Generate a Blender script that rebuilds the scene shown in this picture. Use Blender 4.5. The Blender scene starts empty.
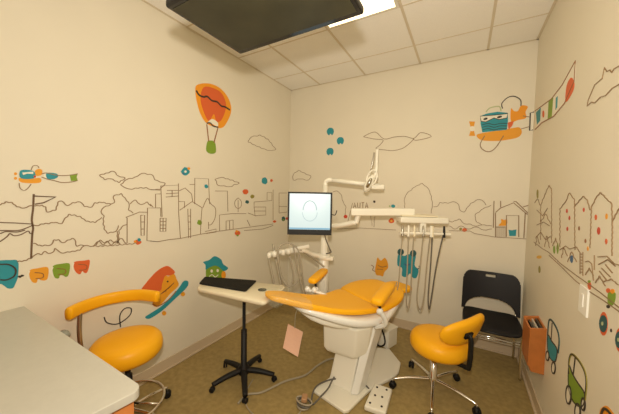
import bpy, bmesh, math, random
from mathutils import Vector as V, Matrix
random.seed(4)
S = bpy.context.scene
COL = S.collection

# ------------------------------------------------------------------ camera
W, H = 2.668, 2.948
CAM = V((2.1502, -3.1677, 1.5358)); FPX = 268.57
YAW, PITCH, ROLL = 0.52153, -0.053445, 0.018852
cy_, sy_ = math.cos(YAW), math.sin(YAW)
fw = V((-sy_*math.cos(PITCH), cy_*math.cos(PITCH), math.sin(PITCH)))
r0 = V((cy_, sy_, 0)); u0 = r0.cross(fw)
rt = r0*math.cos(ROLL) + u0*math.sin(ROLL); up = -r0*math.sin(ROLL) + u0*math.cos(ROLL)
cd = bpy.data.cameras.new('camera'); cd.sensor_width = 36; cd.lens = FPX/619*36
cd.clip_start = 0.02
cam = bpy.data.objects.new('camera', cd); COL.objects.link(cam)
m = Matrix((rt, up, -fw)).transposed().to_4x4(); m.translation = CAM
cam.matrix_world = m
S.camera = cam

# ------------------------------------------------------------------ world, light, exposure
S.view_settings.view_transform = 'Standard'; S.view_settings.look = 'None'
S.view_settings.gamma = 1; S.view_settings.exposure = 0.1
S.view_settings.use_curve_mapping = False
w = bpy.data.worlds.new('world'); S.world = w; w.use_nodes = True
w.node_tree.nodes['Background'].inputs[0].default_value = (1, .78, .47, 1)
w.node_tree.nodes['Background'].inputs[1].default_value = 0.5
# the camera's own flash, a hand above the lens
ld = bpy.data.lights.new('camera_flash', 'AREA'); ld.shape = 'DISK'; ld.size = 0.05
ld.energy = 31; ld.color = (1, .905, .755)
fl = bpy.data.objects.new('camera_flash', ld); COL.objects.link(fl)
fl.location = CAM + V((-.01, -.01, .17)); fl.rotation_euler = (m.to_3x3() @ Matrix.Rotation(math.radians(-3), 3, 'Y') @ Matrix.Rotation(math.radians(12), 3, 'X')).to_euler()
LAMP = 3.0            # ceiling troffers
LAMPC = (1, .82, .50)

# ------------------------------------------------------------------ materials
def mat(name, col, rough=.5, metal=0, noise=0, nscale=60, bump=0, bscale=200, emit=None, es=0, alpha=1, spec=None, coat=0):
    M = bpy.data.materials.new(name); M.use_nodes = True
    nt = M.node_tree; b = nt.nodes['Principled BSDF']
    b.inputs['Base Color'].default_value = (*col, 1); b.inputs['Roughness'].default_value = rough
    b.inputs['Metallic'].default_value = metal
    if spec is not None: b.inputs['Specular IOR Level'].default_value = spec
    if coat: b.inputs['Coat Weight'].default_value = coat
    tc = nt.nodes.new('ShaderNodeTexCoord')
    if noise:
        n = nt.nodes.new('ShaderNodeTexNoise'); n.inputs['Scale'].default_value = nscale; n.inputs['Detail'].default_value = 4
        nt.links.new(tc.outputs['Object'], n.inputs['Vector'])
        r = nt.nodes.new('ShaderNodeValToRGB')
        r.color_ramp.elements[0].position = .3; r.color_ramp.elements[1].position = .7
        r.color_ramp.elements[0].color = (*[c*(1-noise) for c in col], 1)
        r.color_ramp.elements[1].color = (*[min(1, c*(1+noise)) for c in col], 1)
        nt.links.new(n.outputs['Fac'], r.inputs['Fac']); nt.links.new(r.outputs['Color'], b.inputs['Base Color'])
    if bump:
        n2 = nt.nodes.new('ShaderNodeTexNoise'); n2.inputs['Scale'].default_value = bscale
        nt.links.new(tc.outputs['Object'], n2.inputs['Vector'])
        bp = nt.nodes.new('ShaderNodeBump'); bp.inputs['Strength'].default_value = bump; bp.inputs['Distance'].default_value = .002
        nt.links.new(n2.outputs['Fac'], bp.inputs['Height']); nt.links.new(bp.outputs['Normal'], b.inputs['Normal'])
    if emit:
        b.inputs['Emission Color'].default_value = (*emit, 1); b.inputs['Emission Strength'].default_value = es
    if alpha < 1: b.inputs['Alpha'].default_value = alpha
    return M
WALL = mat('wall_paint', (.82, .765, .635), .6, noise=.012, nscale=3, bump=.12, bscale=160)
CEILM = mat('ceiling_tile', (.95, .93, .88), .9, noise=.03, nscale=120, bump=.3, bscale=250)
GRID = mat('ceiling_grid', (.70, .62, .48), .6)
BASE = mat('vinyl_baseboard', (.64, .52, .37), .45)
FLOOR = mat('sheet_vinyl_floor', (.36, .265, .105), .42, spec=.25, noise=.16, nscale=26, bump=.05)
YEL = mat('yellow_vinyl', (.97, .475, .01), .38, spec=.28, bump=.06, bscale=300)
WHITE = mat('white_enamel', (.90, .87, .76), .28)
IVORY = mat('ivory_plastic', (.86, .78, .58), .35)
SHELL = mat('white_gloss_shell', (.88, .88, .84), .15, coat=.4)
COUNTER = mat('white_laminate', (.58, .56, .49), .35, noise=.02, nscale=40)
WOOD = mat('orange_wood', (.62, .22, .06), .45, noise=.15, nscale=14)
BOXM = mat('orange_stained_wood', (.52, .17, .035), .45, noise=.1, nscale=14)
BLACK = mat('black_plastic', (.009, .0085, .008), .5, spec=.3, bump=.1)
MATTEB = mat('black_textured_pad', (.014, .013, .011), .8, spec=.2, bump=.6, bscale=400)
CHARC = mat('charcoal_plastic', (.011, .0105, .013), .45, spec=.3, bump=.15)
CHROME = mat('chrome', (.85, .82, .78), .12, 1)
STEELG = mat('grey_metal', (.45, .42, .36), .3, 1)
GLOSSB = mat('television_screen', (.034, .031, .016), .4, spec=.4, noise=.25, nscale=9)
BEZ = mat('television_bezel', (.012, .011, .01), .12)
HOSE = mat('grey_hose', (.40, .35, .26), .45)
DHOSE = mat('dark_grey_hose', (.12, .11, .095), .45)
DIFF = mat('lamp_diffuser', (.9, .9, .8), .5, emit=LAMPC, es=LAMP)
FRAMEW = mat('lamp_frame', (.8, .76, .66), .4)
PLATE = mat('white_plate', (.93, .92, .86), .6, spec=.2)
PEACH = mat('peach_paper', (.93, .58, .42), .8)
SCREENM = mat('monitor_screen', (.02, .02, .02), .3, emit=(.66, .78, .74), es=.95)
XRAY = mat('xray_grey', (.02, .02, .02), .3, emit=(.50, .60, .58), es=1.0)
XRAYB = mat('screen_blue_bar', (.02, .02, .02), .3, emit=(.20, .42, .55), es=1.0)
FILM = mat('clear_plastic_film', (.75, .85, .70), .12, alpha=.06)
PAPER = mat('magazine_paper', (.55, .50, .42), .6)
DARKP = mat('dark_cover', (.04, .035, .03), .4)
# mural paints
INK = mat('brown_ink', (.16, .09, .045), .7)
INKL = mat('thin_brown_ink', (.30, .195, .10), .7)
P = dict(
 teal=mat('teal_paint', (.02, .30, .38), .6), orange=mat('orange_paint', (.83, .36, .02), .6), red=mat('red_paint', (.60, .06, .025), .6),
 green=mat('green_paint', (.22, .36, .03), .6), redor=mat('red_orange_paint', (.72, .13, .03), .6), white=mat('white_paint', (.88, .84, .72), .6),
 dark=mat('dark_paint', (.04, .03, .02), .6), blue=mat('blue_paint', (.05, .14, .30), .6), olive=mat('olive_paint', (.30, .26, .04), .6),
 amber=mat('amber_paint', (.88, .34, .015), .6), yellow=mat('yellow_paint', (.85, .50, .06), .6), pale=mat('pale_green_paint', (.5, .55, .3), .6), bark=mat('brown_paint', (.30, .12, .04), .6), dteal=mat('dark_teal_paint', (.02, .10, .11), .6))

# ------------------------------------------------------------------ helpers
def wl(o):
    v = V(o.location) if o else V((0, 0, 0))
    while o and o.parent: o = o.parent; v += V(o.location)
    return v
def link(name, me, parent=None, mats=(), smooth=False):
    o = bpy.data.objects.new(name, me); COL.objects.link(o)
    for k in mats: me.materials.append(k)
    if smooth:
        for p in me.polygons: p.use_smooth = True
    if parent:
        o.parent = parent; me.transform(Matrix.Translation(-wl(parent)))
    return o
def tag(o, label=None, cat=None, group=None, kind=None):
    if label: o['label'] = label
    if cat: o['category'] = cat
    if group: o['group'] = group
    if kind: o['kind'] = kind
    return o
def thing(name, label, cat, loc=(0, 0, 0), group=None):
    o = bpy.data.objects.new(name, None); COL.objects.link(o); o.location = loc; o.empty_display_size = .05
    return tag(o, label, cat, group)
def solo(o, label, cat, group=None):      # single-mesh thing: put its origin at the base of its box
    vs = [v.co.copy() for v in o.data.vertices]
    c = V(((min(v.x for v in vs)+max(v.x for v in vs))/2, (min(v.y for v in vs)+max(v.y for v in vs))/2, min(v.z for v in vs)))
    o.data.transform(Matrix.Translation(-c)); o.location = c
    return tag(o, label, cat, group)
class MB:
    def __init__(s): s.bm = bmesh.new(); s.mi = 0
    def _f(s, vs):
        try:
            f = s.bm.faces.new(vs); f.material_index = s.mi; return f
        except ValueError: return None
    def box(s, lo, hi, M=None):
        c = [V((x, y, z)) for x in (lo[0], hi[0]) for y in (lo[1], hi[1]) for z in (lo[2], hi[2])]
        if M: c = [M @ v for v in c]
        v = [s.bm.verts.new(p) for p in c]
        for q in ((0, 1, 3, 2), (4, 6, 7, 5), (0, 4, 5, 1), (2, 3, 7, 6), (0, 2, 6, 4), (1, 5, 7, 3)): s._f([v[i] for i in q])
        return s
    def rings(s, rings, cap=True, closed=False):
        vr = [[s.bm.verts.new(p) for p in r] for r in rings]
        n = len(vr[0])
        pairs = list(zip(vr, vr[1:])) + ([(vr[-1], vr[0])] if closed else [])
        for a, b in pairs:
            for i in range(n): s._f([a[i], a[(i+1) % n], b[(i+1) % n], b[i]])
        if cap and not closed: s._f(list(reversed(vr[0]))); s._f(vr[-1])
        return s
    def tube(s, pts, r, n=10, smooth=True, flat=None, closed=False):
        pts = [V(p) for p in pts]
        if smooth and len(pts) > 2: pts = catmull(pts, 6, closed)
        rr = r if callable(r) else (lambda t: r)
        m = len(pts); rings = []; nrm = None
        for i, p in enumerate(pts):
            if closed: t = pts[(i+1) % m]-pts[i-1]
            else: t = (pts[min(i+1, m-1)]-pts[max(i-1, 0)])
            t.normalize()
            if nrm is None:
                nrm = t.cross(V((0, 0, 1)));
                if nrm.length < 1e-3: nrm = V((1, 0, 0))
                nrm.normalize()
            nrm = (nrm - t*nrm.dot(t)).normalized(); bn = t.cross(nrm)
            ra = rr(i/(m-1)); rb = ra*(flat or 1)
            rings.append([p + nrm*math.cos(k*math.tau/n)*ra + bn*math.sin(k*math.tau/n)*rb for k in range(n)])
        return s.rings(rings, closed=closed)
    def lathe(s, prof, c, n=32, sx=1, sy=1, M=None):
        rings = []
        for r, z in prof:
            ring = [V((r*sx*math.cos(k*math.tau/n), r*sy*math.sin(k*math.tau/n), z)) for k in range(n)]
            rings.append([(M @ v if M else v) + V(c) for v in ring])
        return s.rings(rings)
    def build(s, name, mats, parent=None, smooth=False, bevel=0, sub=0, seg=2):
        bmesh.ops.recalc_face_normals(s.bm, faces=s.bm.faces)
        me = bpy.data.meshes.new(name); s.bm.to_mesh(me); s.bm.free()
        if not isinstance(mats, (list, tuple)): mats = [mats]
        o = link(name, me, parent, mats, smooth)
        if bevel:
            b = o.modifiers.new('bevel', 'BEVEL'); b.width = bevel; b.segments = seg; b.limit_method = 'ANGLE'
            for p in me.polygons: p.use_smooth = True
            o.modifiers.new('wn', 'WEIGHTED_NORMAL')
        if sub:
            b = o.modifiers.new('subsurf', 'SUBSURF'); b.levels = sub; b.render_levels = sub
        return o
def catmull(p, k=6, closed=False):
    out = []; n = len(p)
    for i in range(n if closed else n-1):
        g = (lambda j: p[j % n]) if closed else (lambda j: p[max(0, min(n-1, j))])
        a, b, c, d = g(i-1), g(i), g(i+1), g(i+2)
        for j in range(k):
            t = j/k
            out.append(.5*((2*b)+(c-a)*t+(2*a-5*b+4*c-d)*t*t+(3*b-a-3*c+d)*t**3))
    if not closed: out.append(p[-1].copy())
    return out
def rotz(a, c=(0, 0, 0)): return Matrix.Translation(V(c)) @ Matrix.Rotation(a, 4, 'Z')

# ------------------------------------------------------------------ room
def slab(name, lo, hi, m_):
    o = MB().box(lo, hi).build(name, m_); tag(o, kind='structure'); return o
YN = -4.3
slab('floor', (-.1, YN-.1, -.1), (W+.1, .1, 0), FLOOR)
slab('ceiling', (-.1, YN-.1, H), (W+.1, .1, H+.1), CEILM)
slab('wall_left', (-.1, YN, 0), (0, 0, H), WALL)
slab('wall_back', (-.1, 0, 0), (W+.1, .1, H), WALL)
slab('wall_right', (W, YN, 0), (W+.1, 0, H), WALL)
slab('wall_front', (-.1, YN-.1, 0), (1.0, YN, H), WALL)  # unseen wall, kept short so world light enters at right and favours left wall
def baseboard(name, lo, hi, axis, sgn):
    b = MB(); b.box(lo, hi)
    q0, q1 = list(lo), list(hi); q1[2] = .014
    if axis == 1: q0[1] = -.022
    elif sgn > 0: q1[0] = .022
    else: q0[0] = W-.022
    b.box(q0, q1)
    o = b.build(name, BASE, bevel=.003); tag(o, kind='structure')
HB = .098
baseboard('baseboard_left', (0, YN, 0), (.009, 0, HB), 0, 1)
baseboard('baseboard_back', (.009, -.009, 0), (W-.009, 0, HB), 1, 1)
baseboard('baseboard_right', (W-.009, YN, 0), (W, 0, HB), 0, -1)
T = .61; SX0 = .458; SY0 = -.41
g = MB()
for k in range(4):
    x = SX0+k*T; g.box((x-.010, YN, H-.003), (x+.010, 0, H))
k = 0
while SY0-k*T > YN:
    y = SY0-k*T; g.box((0, y-.006, H-.0025), (W, y+.006, H)); k += 1
g.box((0, -.018, H-.003), (W, 0, H)); g.box((0, YN, H-.003), (.018, 0, H)); g.box((W-.018, YN, H-.003), (W, 0, H))
tag(g.build('trim_1', GRID), kind='structure')

def troffer(x0, x1, y0, y1, label):
    t = thing('ceiling_light', label, 'ceiling light', ((x0+x1)/2, (y0+y1)/2, H-.012))
    f = MB(); e = .022
    for a in (((x0, y0), (x1, y0+e)), ((x0, y1-e), (x1, y1)), ((x0, y0+e), (x0+e, y1-e)), ((x1-e, y0+e), (x1, y1-e))):
        f.box((*a[0], H-.012), (*a[1], H-.002))
    f.build('frame', FRAMEW, t)
    d = MB().box((x0+e, y0+e, H-.009), (x1-e, y1-e, H-.004)); d.build('diffuser', DIFF, t)
troffer(SX0+T+.012, SX0+2*T-.012, SY0-3*T, SY0-T-.01, 'bright rectangular fluorescent ceiling light partly hidden behind the hanging television')
#troffer(SX0+T+.012, SX0+2*T-.012, SY0-6*T, SY0-4*T-.01, 'second fluorescent ceiling light nearer the doorway, behind the viewer')

# ------------------------------------------------------------------ wall art: points on a wall, found where the picture's sight line meets that wall
def ray(px, py): return fw + rt*((px-309.5)/FPX) - up*((py-207)/FPX)
AX = {'left': (0, 0.0), 'back': (1, 0.0), 'right': (0, W)}
def uvw(wall, q):            # wall coordinates (horizontal, height)
    ax, val = AX[wall]; d = ray(*q); t = (val-CAM[ax])/d[ax]; p = CAM+d*t
    return V((p[1-ax], p[2]))
def w3(wall, uv, off):
    ax, val = AX[wall]; s = {'left': 1, 'back': -1, 'right': -1}[wall]
    return V((val+s*off, uv[0], uv[1])) if ax == 0 else V((uv[0], val+s*off, uv[1]))
def smooth2(pts, closed, k=4): return catmull([V((p[0], p[1], 0)) for p in pts], k, closed)
def bumpy(pts, amp, closed=False, step=2.6):
    rng = random.Random(int(pts[0][0]*7+pts[0][1]*13)); out = []; pp = list(pts)+([pts[0]] if closed else []); sgn = 1
    for a, b in zip(pp, pp[1:]):
        L = math.hypot(b[0]-a[0], b[1]-a[1]); n = max(1, round(L/step))
        for k in range(n):
            f = k/n; o = 0 if k == 0 else sgn*amp*rng.uniform(.4, 1); sgn = -sgn
            out.append((a[0]+(b[0]-a[0])*f-(b[1]-a[1])/max(L, .01)*o, a[1]+(b[1]-a[1])*f+(b[0]-a[0])/max(L, .01)*o))
    if not closed: out.append(pts[-1])
    return out
class Art:
    def __init__(s, wall): s.w = wall; s.b = MB(); s.m = []
    def _mi(s, M):
        if M not in s.m: s.m.append(M)
        s.b.mi = s.m.index(M)
    def fill(s, pts, M, lvl=1, sm=True):
        s._mi(M); uv = [uvw(s.w, q) for q in pts]
        uv = [V((p[0], p[1])) for p in (smooth2(uv, True) if sm else uv)]
        top = [s.b.bm.verts.new(w3(s.w, p, .0012*lvl)) for p in uv]; bot = [s.b.bm.verts.new(w3(s.w, p, .0002)) for p in uv]
        s.b._f(top); s.b._f(list(reversed(bot))); n = len(uv)
        for i in range(n): s.b._f([top[i], top[(i+1) % n], bot[(i+1) % n], bot[i]])
        return s
    def ell(s, c, rx, ry, M, lvl=1, n=14, wob=0, rot=0):
        pts = []
        for k in range(n):
            a = k*math.tau/n; f = 1+random.uniform(-wob, wob)
            x, y = rx*f*math.cos(a), ry*f*math.sin(a)
            pts.append((c[0]+x*math.cos(rot)-y*math.sin(rot), c[1]+x*math.sin(rot)+y*math.cos(rot)))
        return s.fill(pts, M, lvl, False)
    def line(s, pts, M=None, wd=None, closed=False, sm=True, lvl=3, bump=0):
        wd = wd or (.0030 if s.w == 'right' else .0050)
        if bump: pts = bumpy(pts, bump, closed)
        s._mi(M or INKL); uv = [uvw(s.w, q) for q in pts]
        if sm and len(uv) > 2: uv = [V((p[0], p[1])) for p in smooth2(uv, closed)]
        n = len(uv); L = []; Rr = []
        for i in range(n):
            if closed: t = uv[(i+1) % n]-uv[i-1]
            else: t = uv[min(i+1, n-1)]-uv[max(i-1, 0)]
            if t.length < 1e-7: t = V((1, 0))
            t.normalize(); nn = V((-t[1], t[0]))*wd/2
            L.append(uv[i]+nn); Rr.append(uv[i]-nn)
        o = .0012*lvl
        r = [[w3(s.w, L[i], o), w3(s.w, Rr[i], o), w3(s.w, Rr[i], .0002), w3(s.w, L[i], .0002)] for i in range(n)]
        s.b.rings(r, closed=closed); return s
    def build(s, name, parent=None): return s.b.build(name, s.m, parent)
def base_pt(wall, q): return w3(wall, uvw(wall, q), 0)
def art_solo(wall, name, label, cat, fn, group=None):
    a = Art(wall); fn(a); return solo(a.build(name), label, cat, group)

# ---- left wall skyline, one painted drawing with parts
t = thing('skyline_mural', 'thin brown line drawing of trees, flag and city buildings along left wall', 'mural', base_pt('left', (150, 241)))
a = Art('left')
for L in ([(-14, 207), (-8, 204), (0, 205), (6, 201.7), (11.6, 202.3), (16.7, 206.7), (24, 208), (29, 206), (32, 205.5)],
          [(34.5, 206), (42, 205.2), (45.6, 207), (47, 212), (55.8, 210), (58, 202), (61, 201), (67.4, 205.6), (72.5, 202.7), (80, 202), (84.3, 206.4), (91.6, 207), (94.5, 202.8), (101.7, 202.5), (111, 204)],
          [(33.5, 225), (36, 225.6), (43.5, 224), (53.6, 222.7), (62, 223.3), (63.8, 220), (68.8, 214.3), (80, 216.4), (85.8, 221), (95, 222.5), (101.7, 217.4)],
          [(111, 204), (114, 202.7), (113.6, 196), (121.3, 193.6), (126.4, 200.6), (129, 204), (128.5, 210), (133, 213)],
          [(111, 204), (103, 208), (101, 212), (104, 216), (103, 219), (104, 229), (107.5, 233.3), (116, 231), (118.4, 225.4)],
          [(130, 204), (135, 200), (138, 203), (141, 204.5), (147, 202), (151, 206)],
          [(118.4, 243.5), (118.8, 230.5), (123.5, 225.4), (127, 224.6)], [(117, 231), (117.5, 243.5)]):
    a.line(L, bump=.55)
a.build('tree_outline', t)
a = Art('left')
for L in ([(33.3, 243.3), (42, 246), (50.7, 244.8), (53.6, 240), (58.7, 239.7), (62.3, 242.6), (72.5, 238.3), (74.6, 239.7), (76.8, 246.2), (80, 245), (84, 246)],
          [(31, 258.5), (34.8, 255), (38, 253.5), (41.3, 254.6), (45, 251.3), (47.8, 253.2), (53, 252), (54.8, 248.4), (58, 250.6), (61, 252.8), (70, 252), (80, 250), (84.3, 245.7), (93, 246), (96.7, 242), (100.3, 240), (104.6, 242.8), (110.4, 239.9), (116, 242.8), (121.3, 238.4), (126.4, 243.5)],
          [(93, 246.3), (110, 245.4), (127, 244.4), (137, 243)], [(17, 262), (24, 260.5), (31, 258.5)]):
    a.line(L, bump=.6)
a.line([(96, 245), (99, 241), (103, 245), (107, 241), (111, 245), (116, 241), (120, 244)])
a.build('bush_outline', t)
a = Art('left')
a.line([(33.6, 194), (33, 208), (31.7, 220), (33, 228), (32, 236), (31, 258.5)], INK, .0085)
a.line([(33.6, 196), (55.8, 197), (43.5, 202.7), (34.8, 204.2)], INK, .007, sm=False)
for L in ([(-14, 221), (0, 222.4), (16, 223), (32, 224)], [(-14, 233), (0, 230.5), (17, 230.5), (25, 228.5), (33, 225)], [(-14, 236), (0, 233.5), (6, 231.5), (17, 232), (25, 230)],
          [(-14, 250), (0, 241.5), (7, 236.5), (9.8, 233.5), (14, 235.7), (21, 234.5), (28, 231), (30, 233.5), (33, 233)]):
    a.line(L, INK)
a.build('flag_outline', t)
a = Art('left')
for L in ([(127, 243), (127, 218), (125.7, 217.4), (139.4, 212), (147.4, 212.3)], [(140.6, 215.2), (144.5, 215.2), (144, 235.5), (141, 235.5), (140.6, 215.2)], [(140.6, 222), (144.4, 222)], [(140.7, 229), (144.2, 229)],
          [(160, 207.8), (147.4, 208), (146.8, 240.5), (158, 241.7)], [(160.7, 193.9), (155.4, 194), (155.4, 207.5)], [(150.6, 189.5), (160, 190.2)], [(150, 204), (153, 207)],
          [(162, 216.4), (160.7, 185.8), (178.3, 185.1), (178.5, 212), (180.3, 238.5)], [(178.3, 185.1), (178.3, 183.5)], [(167, 190.4), (178, 190.4)], [(166, 193.7), (178, 193)], [(165.7, 197), (178, 196)], [(172, 190.4), (172, 197)],
          [(160.5, 207.8), (160.7, 216.5), (162.3, 216.5)], [(179, 190.8), (185, 188), (191.5, 194), (192.5, 201.5)], [(179.5, 210.3), (192, 201.5), (202, 207.7)], [(179, 201.5), (184.5, 201.5), (184.2, 208)],
          [(194.5, 204), (194.7, 178.2), (208.4, 178.8), (209.5, 204)], [(189.6, 184.5), (194.3, 184.5)],
          [(205, 231.5), (216, 229), (216, 232), (206, 233.5)], [(187.7, 208.8), (188.5, 238)], [(190.5, 208.8), (190.5, 238)], [(187.8, 216), (190.6, 216)], [(188, 222), (190.6, 222)], [(188.2, 229), (190.6, 229)],
          [(150, 240.9), (157.5, 241.7), (169, 239.6), (180, 238.4), (200.3, 234.2), (216.6, 231.4)],
          [(160, 218.2), (166, 218.2), (165.7, 231.4), (160, 231.4), (160, 218.2)], [(163, 218.2), (162.9, 231.4)]) :
    a.line(L, sm=False)
for yy in (221.5, 225, 228.4): a.line([(160, yy), (166, yy)], sm=False)
a.build('building_outline', t)
a = Art('left')
for L in ([(215, 191), (227.3, 191), (227.8, 211.4)], [(219.5, 231), (219.3, 215), (231.7, 213.6), (246, 213.6)], [(226, 230), (226, 221), (233, 220), (233, 229)], [(229.5, 220.5), (229.5, 229.5)],
          [(254, 202), (254, 207), (265.7, 207), (265.7, 215), (255, 215.7), (254, 207)], [(254, 211), (265.7, 211)], [(273, 189.6), (273, 220)], [(254, 202), (272, 200.5)],
          [(267, 200), (267, 192.5), (271.8, 192.5), (271.8, 200)], [(279, 193), (287, 193)], [(279, 206.5), (287, 206.5)], [(279, 213), (287, 212)], [(279, 193), (279, 213)],
          [(216.6, 231.4), (245.4, 227.6), (273, 224)], [(244, 230.5), (263, 229), (273, 225.5)], [(247, 220), (250, 226)], [(248, 213), (256, 216)]):
    a.line(L, sm=False, wd=.0055)
a.build('far_building_outline', t)
a = Art('left')
for L in ([(202.8, 207.7), (205.3, 201.5), (207.8, 198.3), (210.3, 203.3), (215.3, 208.4), (215, 217.6), (211.6, 224), (208.4, 225)], [(202, 207.6), (201, 219), (200.3, 234)], [(208.4, 222), (208.4, 229)]):
    a.line(L)
a.build('pointed_tree_outline', t)
a = Art('left')
for L in ([(238, 200), (238, 212)], [(238, 198), (235, 201), (235, 206), (238, 208.5), (241, 206), (241, 201), (238, 198)]): a.line(L)
a.build('round_tree_outline', t)

def outline(wall, label, pts, wd=.005, M=None, closed=True):
    art_solo(wall, 'cloud_drawing', label, 'drawing', lambda a: a.line(pts, M, wd, closed, bump=.5))
outline('left', 'small outlined cloud leftmost above the painted trees on left wall', [(99.6, 175.2), (106, 173), (113.3, 171.3), (118.4, 176), (125, 178), (119, 182.5), (110.4, 178.8), (104.6, 179.6)])
outline('left', 'long outlined cloud touching the city rooftops on left wall', [(126.4, 179.6), (135, 177), (142.3, 173.3), (152.5, 175.2), (154.6, 179.6), (160, 182), (165, 183.4), (160, 189.3), (151, 189.7), (146, 187.5), (138, 188.3), (129.3, 189), (123.5, 186.8), (120.6, 184.6)])
outline('left', 'outlined cloud right of the hot air balloon on left wall', [(248, 142), (251.4, 137), (259.8, 135), (268.2, 139.4), (275.7, 149.5), (270, 150.5), (261.5, 148.5), (254.7, 145)])
outline('left', 'flat faint outlined cloud beside the tall painted tower', [(215, 179.5), (221, 177.5), (228, 178.8), (239, 183), (229.5, 186.7), (218, 185.3)], .0055)
outline('back', 'small faint outlined cloud above the monitor in the room corner', [(292.8, 176.4), (294.5, 173), (299, 170.3), (304.5, 173), (311, 176.4), (308.5, 180), (300, 179), (293.5, 180)], .0055)
art_solo('back', 'cloud_drawing', 'wide outlined cloud with pointed wings above the dental light', 'drawing', lambda a: (a.line([(363.6, 136.5), (375, 132), (384, 139), (394.6, 137), (405.3, 136.5), (414, 138.4), (420.8, 132.6), (431.4, 136.5), (417, 140.3), (413, 139)], None, .0058),
    a.line([(363.6, 136.8), (374, 139), (383, 140), (380, 145), (376, 148.7), (385, 150), (393.6, 150.6), (403.3, 148), (411, 142), (414, 138.4)], None, .0058)))
art_solo('right', 'cloud_drawing', 'jagged outlined cloud high on the right wall', 'drawing', lambda a: a.line([(632, 60), (619, 66.3), (614.8, 68.5), (612.5, 72.5), (610.4, 69.7), (607.5, 71.5), (605, 67.4), (602.8, 78.3), (595.2, 84.8), (588.7, 100), (587.6, 106), (592, 102), (595.2, 103), (601, 97), (606, 95.6), (613, 88), (619, 84.8), (632, 76)], INKL, .0032, sm=False))

# ---- coloured figures on the left wall
t = thing('balloon_picture', 'large red and orange hot air balloon picture with green basket', 'wall picture', base_pt('left', (211, 153)))
a = Art('left')
a.fill([(195.3, 88), (198, 84.5), (205.5, 83.3), (213, 84.5), (221, 89), (228, 97.6), (231.2, 108), (229.5, 117), (223, 127.4), (215, 127), (206.6, 123.3), (200.4, 114), (196.3, 99.7)], P['amber'])
a.fill([(203.5, 87.3), (213.8, 88.4), (222, 94), (226, 105.8), (222, 119), (216.5, 122), (213.8, 114), (209, 121), (204.5, 114), (200.5, 99.7)], P['redor'], 2)
a.fill([(207.8, 122), (212, 119), (217.5, 122.5), (217.3, 126.5), (212, 123.8), (208, 123)], P['white'], 2.5)
a.line([(196, 90.5), (199, 95), (203.5, 97), (207, 96.5), (211.7, 100.7), (217, 102), (221, 106), (225, 107), (229.8, 110)], P['dark'], .016, lvl=3.5)
a.line([(206.6, 123.3), (210, 123), (213, 126), (217.8, 127.2)], P['dark'], .012, lvl=3.5)
a.build('envelope', t)
for L in ([(206.6, 124.3), (208.6, 141.5)], [(217.9, 127.4), (213.8, 142.8)]): a = Art('left'); a.line(L, P['bark'], .010); a.build('rope', t)
a = Art('left'); a.fill([(207.2, 142), (210, 140.5), (214.8, 142.2), (215.8, 152), (210.7, 153.8), (206.2, 150.5)], P['green']); a.build('basket', t)

t = thing('airplane_picture', 'small orange and teal airplane picture towing banner on left wall', 'wall picture', base_pt('left', (40, 183)))
a = Art('left'); a.fill([(19, 178), (30, 178.8), (40, 178), (39.5, 182.8), (22, 182.6)], P['orange']); a.fill([(20, 171), (27, 169.8), (34.5, 172), (34, 178.2), (21, 178.3)], P['teal'], 2)
a.fill([(22, 172.6), (33, 171.6), (33, 174), (27, 173.6), (23, 175)], P['white'], 3, False); a.fill([(35, 171), (38.5, 169), (42, 170.2), (41.5, 174.8), (36, 175.8)], P['orange'], 2); a.ell((34.6, 176.6), 1.2, 1.2, P['red'], 3); a.build('fuselage', t)
for yy in (173.8, 178.3): a = Art('left'); a.ell((15.5, yy), 1.6, 1.5, P['orange']); a.build('propeller_blade', t)
for L in ([(31, 170), (33, 166), (37, 165.6), (39, 168)], [(19, 183), (20, 188), (24, 190.5), (28, 188), (31, 184)]): a = Art('left'); a.line(L, None, .0035); a.build('wing', t)
a = Art('left'); a.fill([(46.7, 173), (56, 173.5), (58, 176.5), (54, 179), (47, 178.5)], P['teal'], 2); a.fill([(43.5, 174), (46.8, 173), (47, 178.5), (44, 179)], P['white'], 1.5, False); a.fill([(69.6, 174.7), (77.5, 173.8), (76.5, 177), (77.6, 180.5), (71, 181)], P['green'], 2, False)
a.line([(41.5, 174), (46.7, 173), (58, 175.5), (69.5, 175.2), (77.5, 173.8)], None, .005); a.line([(41.5, 177), (47, 179), (54, 180.6), (62, 182.5), (71, 182), (77.5, 180.5)], None, .005); a.build('banner', t)

G = 'elephant parade stickers in a row on the left wall'
def eleph(label, pts, M, trunk, tail=None):
    t = thing('elephant_sticker', label, 'wall sticker', base_pt('left', max(pts, key=lambda q: q[1])), G)
    a = Art('left'); a.fill(pts, P[M]); a.build('body', t)
    a = Art('left'); a.line(trunk, P['white'] if tail != 'dark' else P['dark'], .007); a.build('trunk', t)
    cx = sum(p[0] for p in pts)/len(pts); cy = sum(p[1] for p in pts)/len(pts)
    if tail != 'dark':
        a = Art('left'); a.line([(cx-4, cy-4), (cx+4, cy-3), (cx+4, cy+1), (cx-3, cy+2)], P['bark'], .004); a.build('ear', t)
eleph('large teal elephant cut off at left, leading the parade', [(-16, 262), (0, 260.4), (10, 260), (18, 261.3), (18, 276), (15.2, 284), (13, 288), (8, 288.4), (3.6, 285.5), (0, 284), (-4, 290), (-12, 290), (-17, 275)], 'teal', [(-4, 264), (0, 264.3), (8.7, 264.5), (15.2, 268.8), (14.5, 275.4), (7.2, 279.7), (0, 279.7)], 'dark')
art_solo('left', 'tail_drawing', 'dark tail stroke between the teal and yellow elephants', 'drawing', lambda a: a.line([(18.3, 276), (20, 277), (21.7, 275.4), (23.4, 276)], P['dark'], .009))
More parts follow.
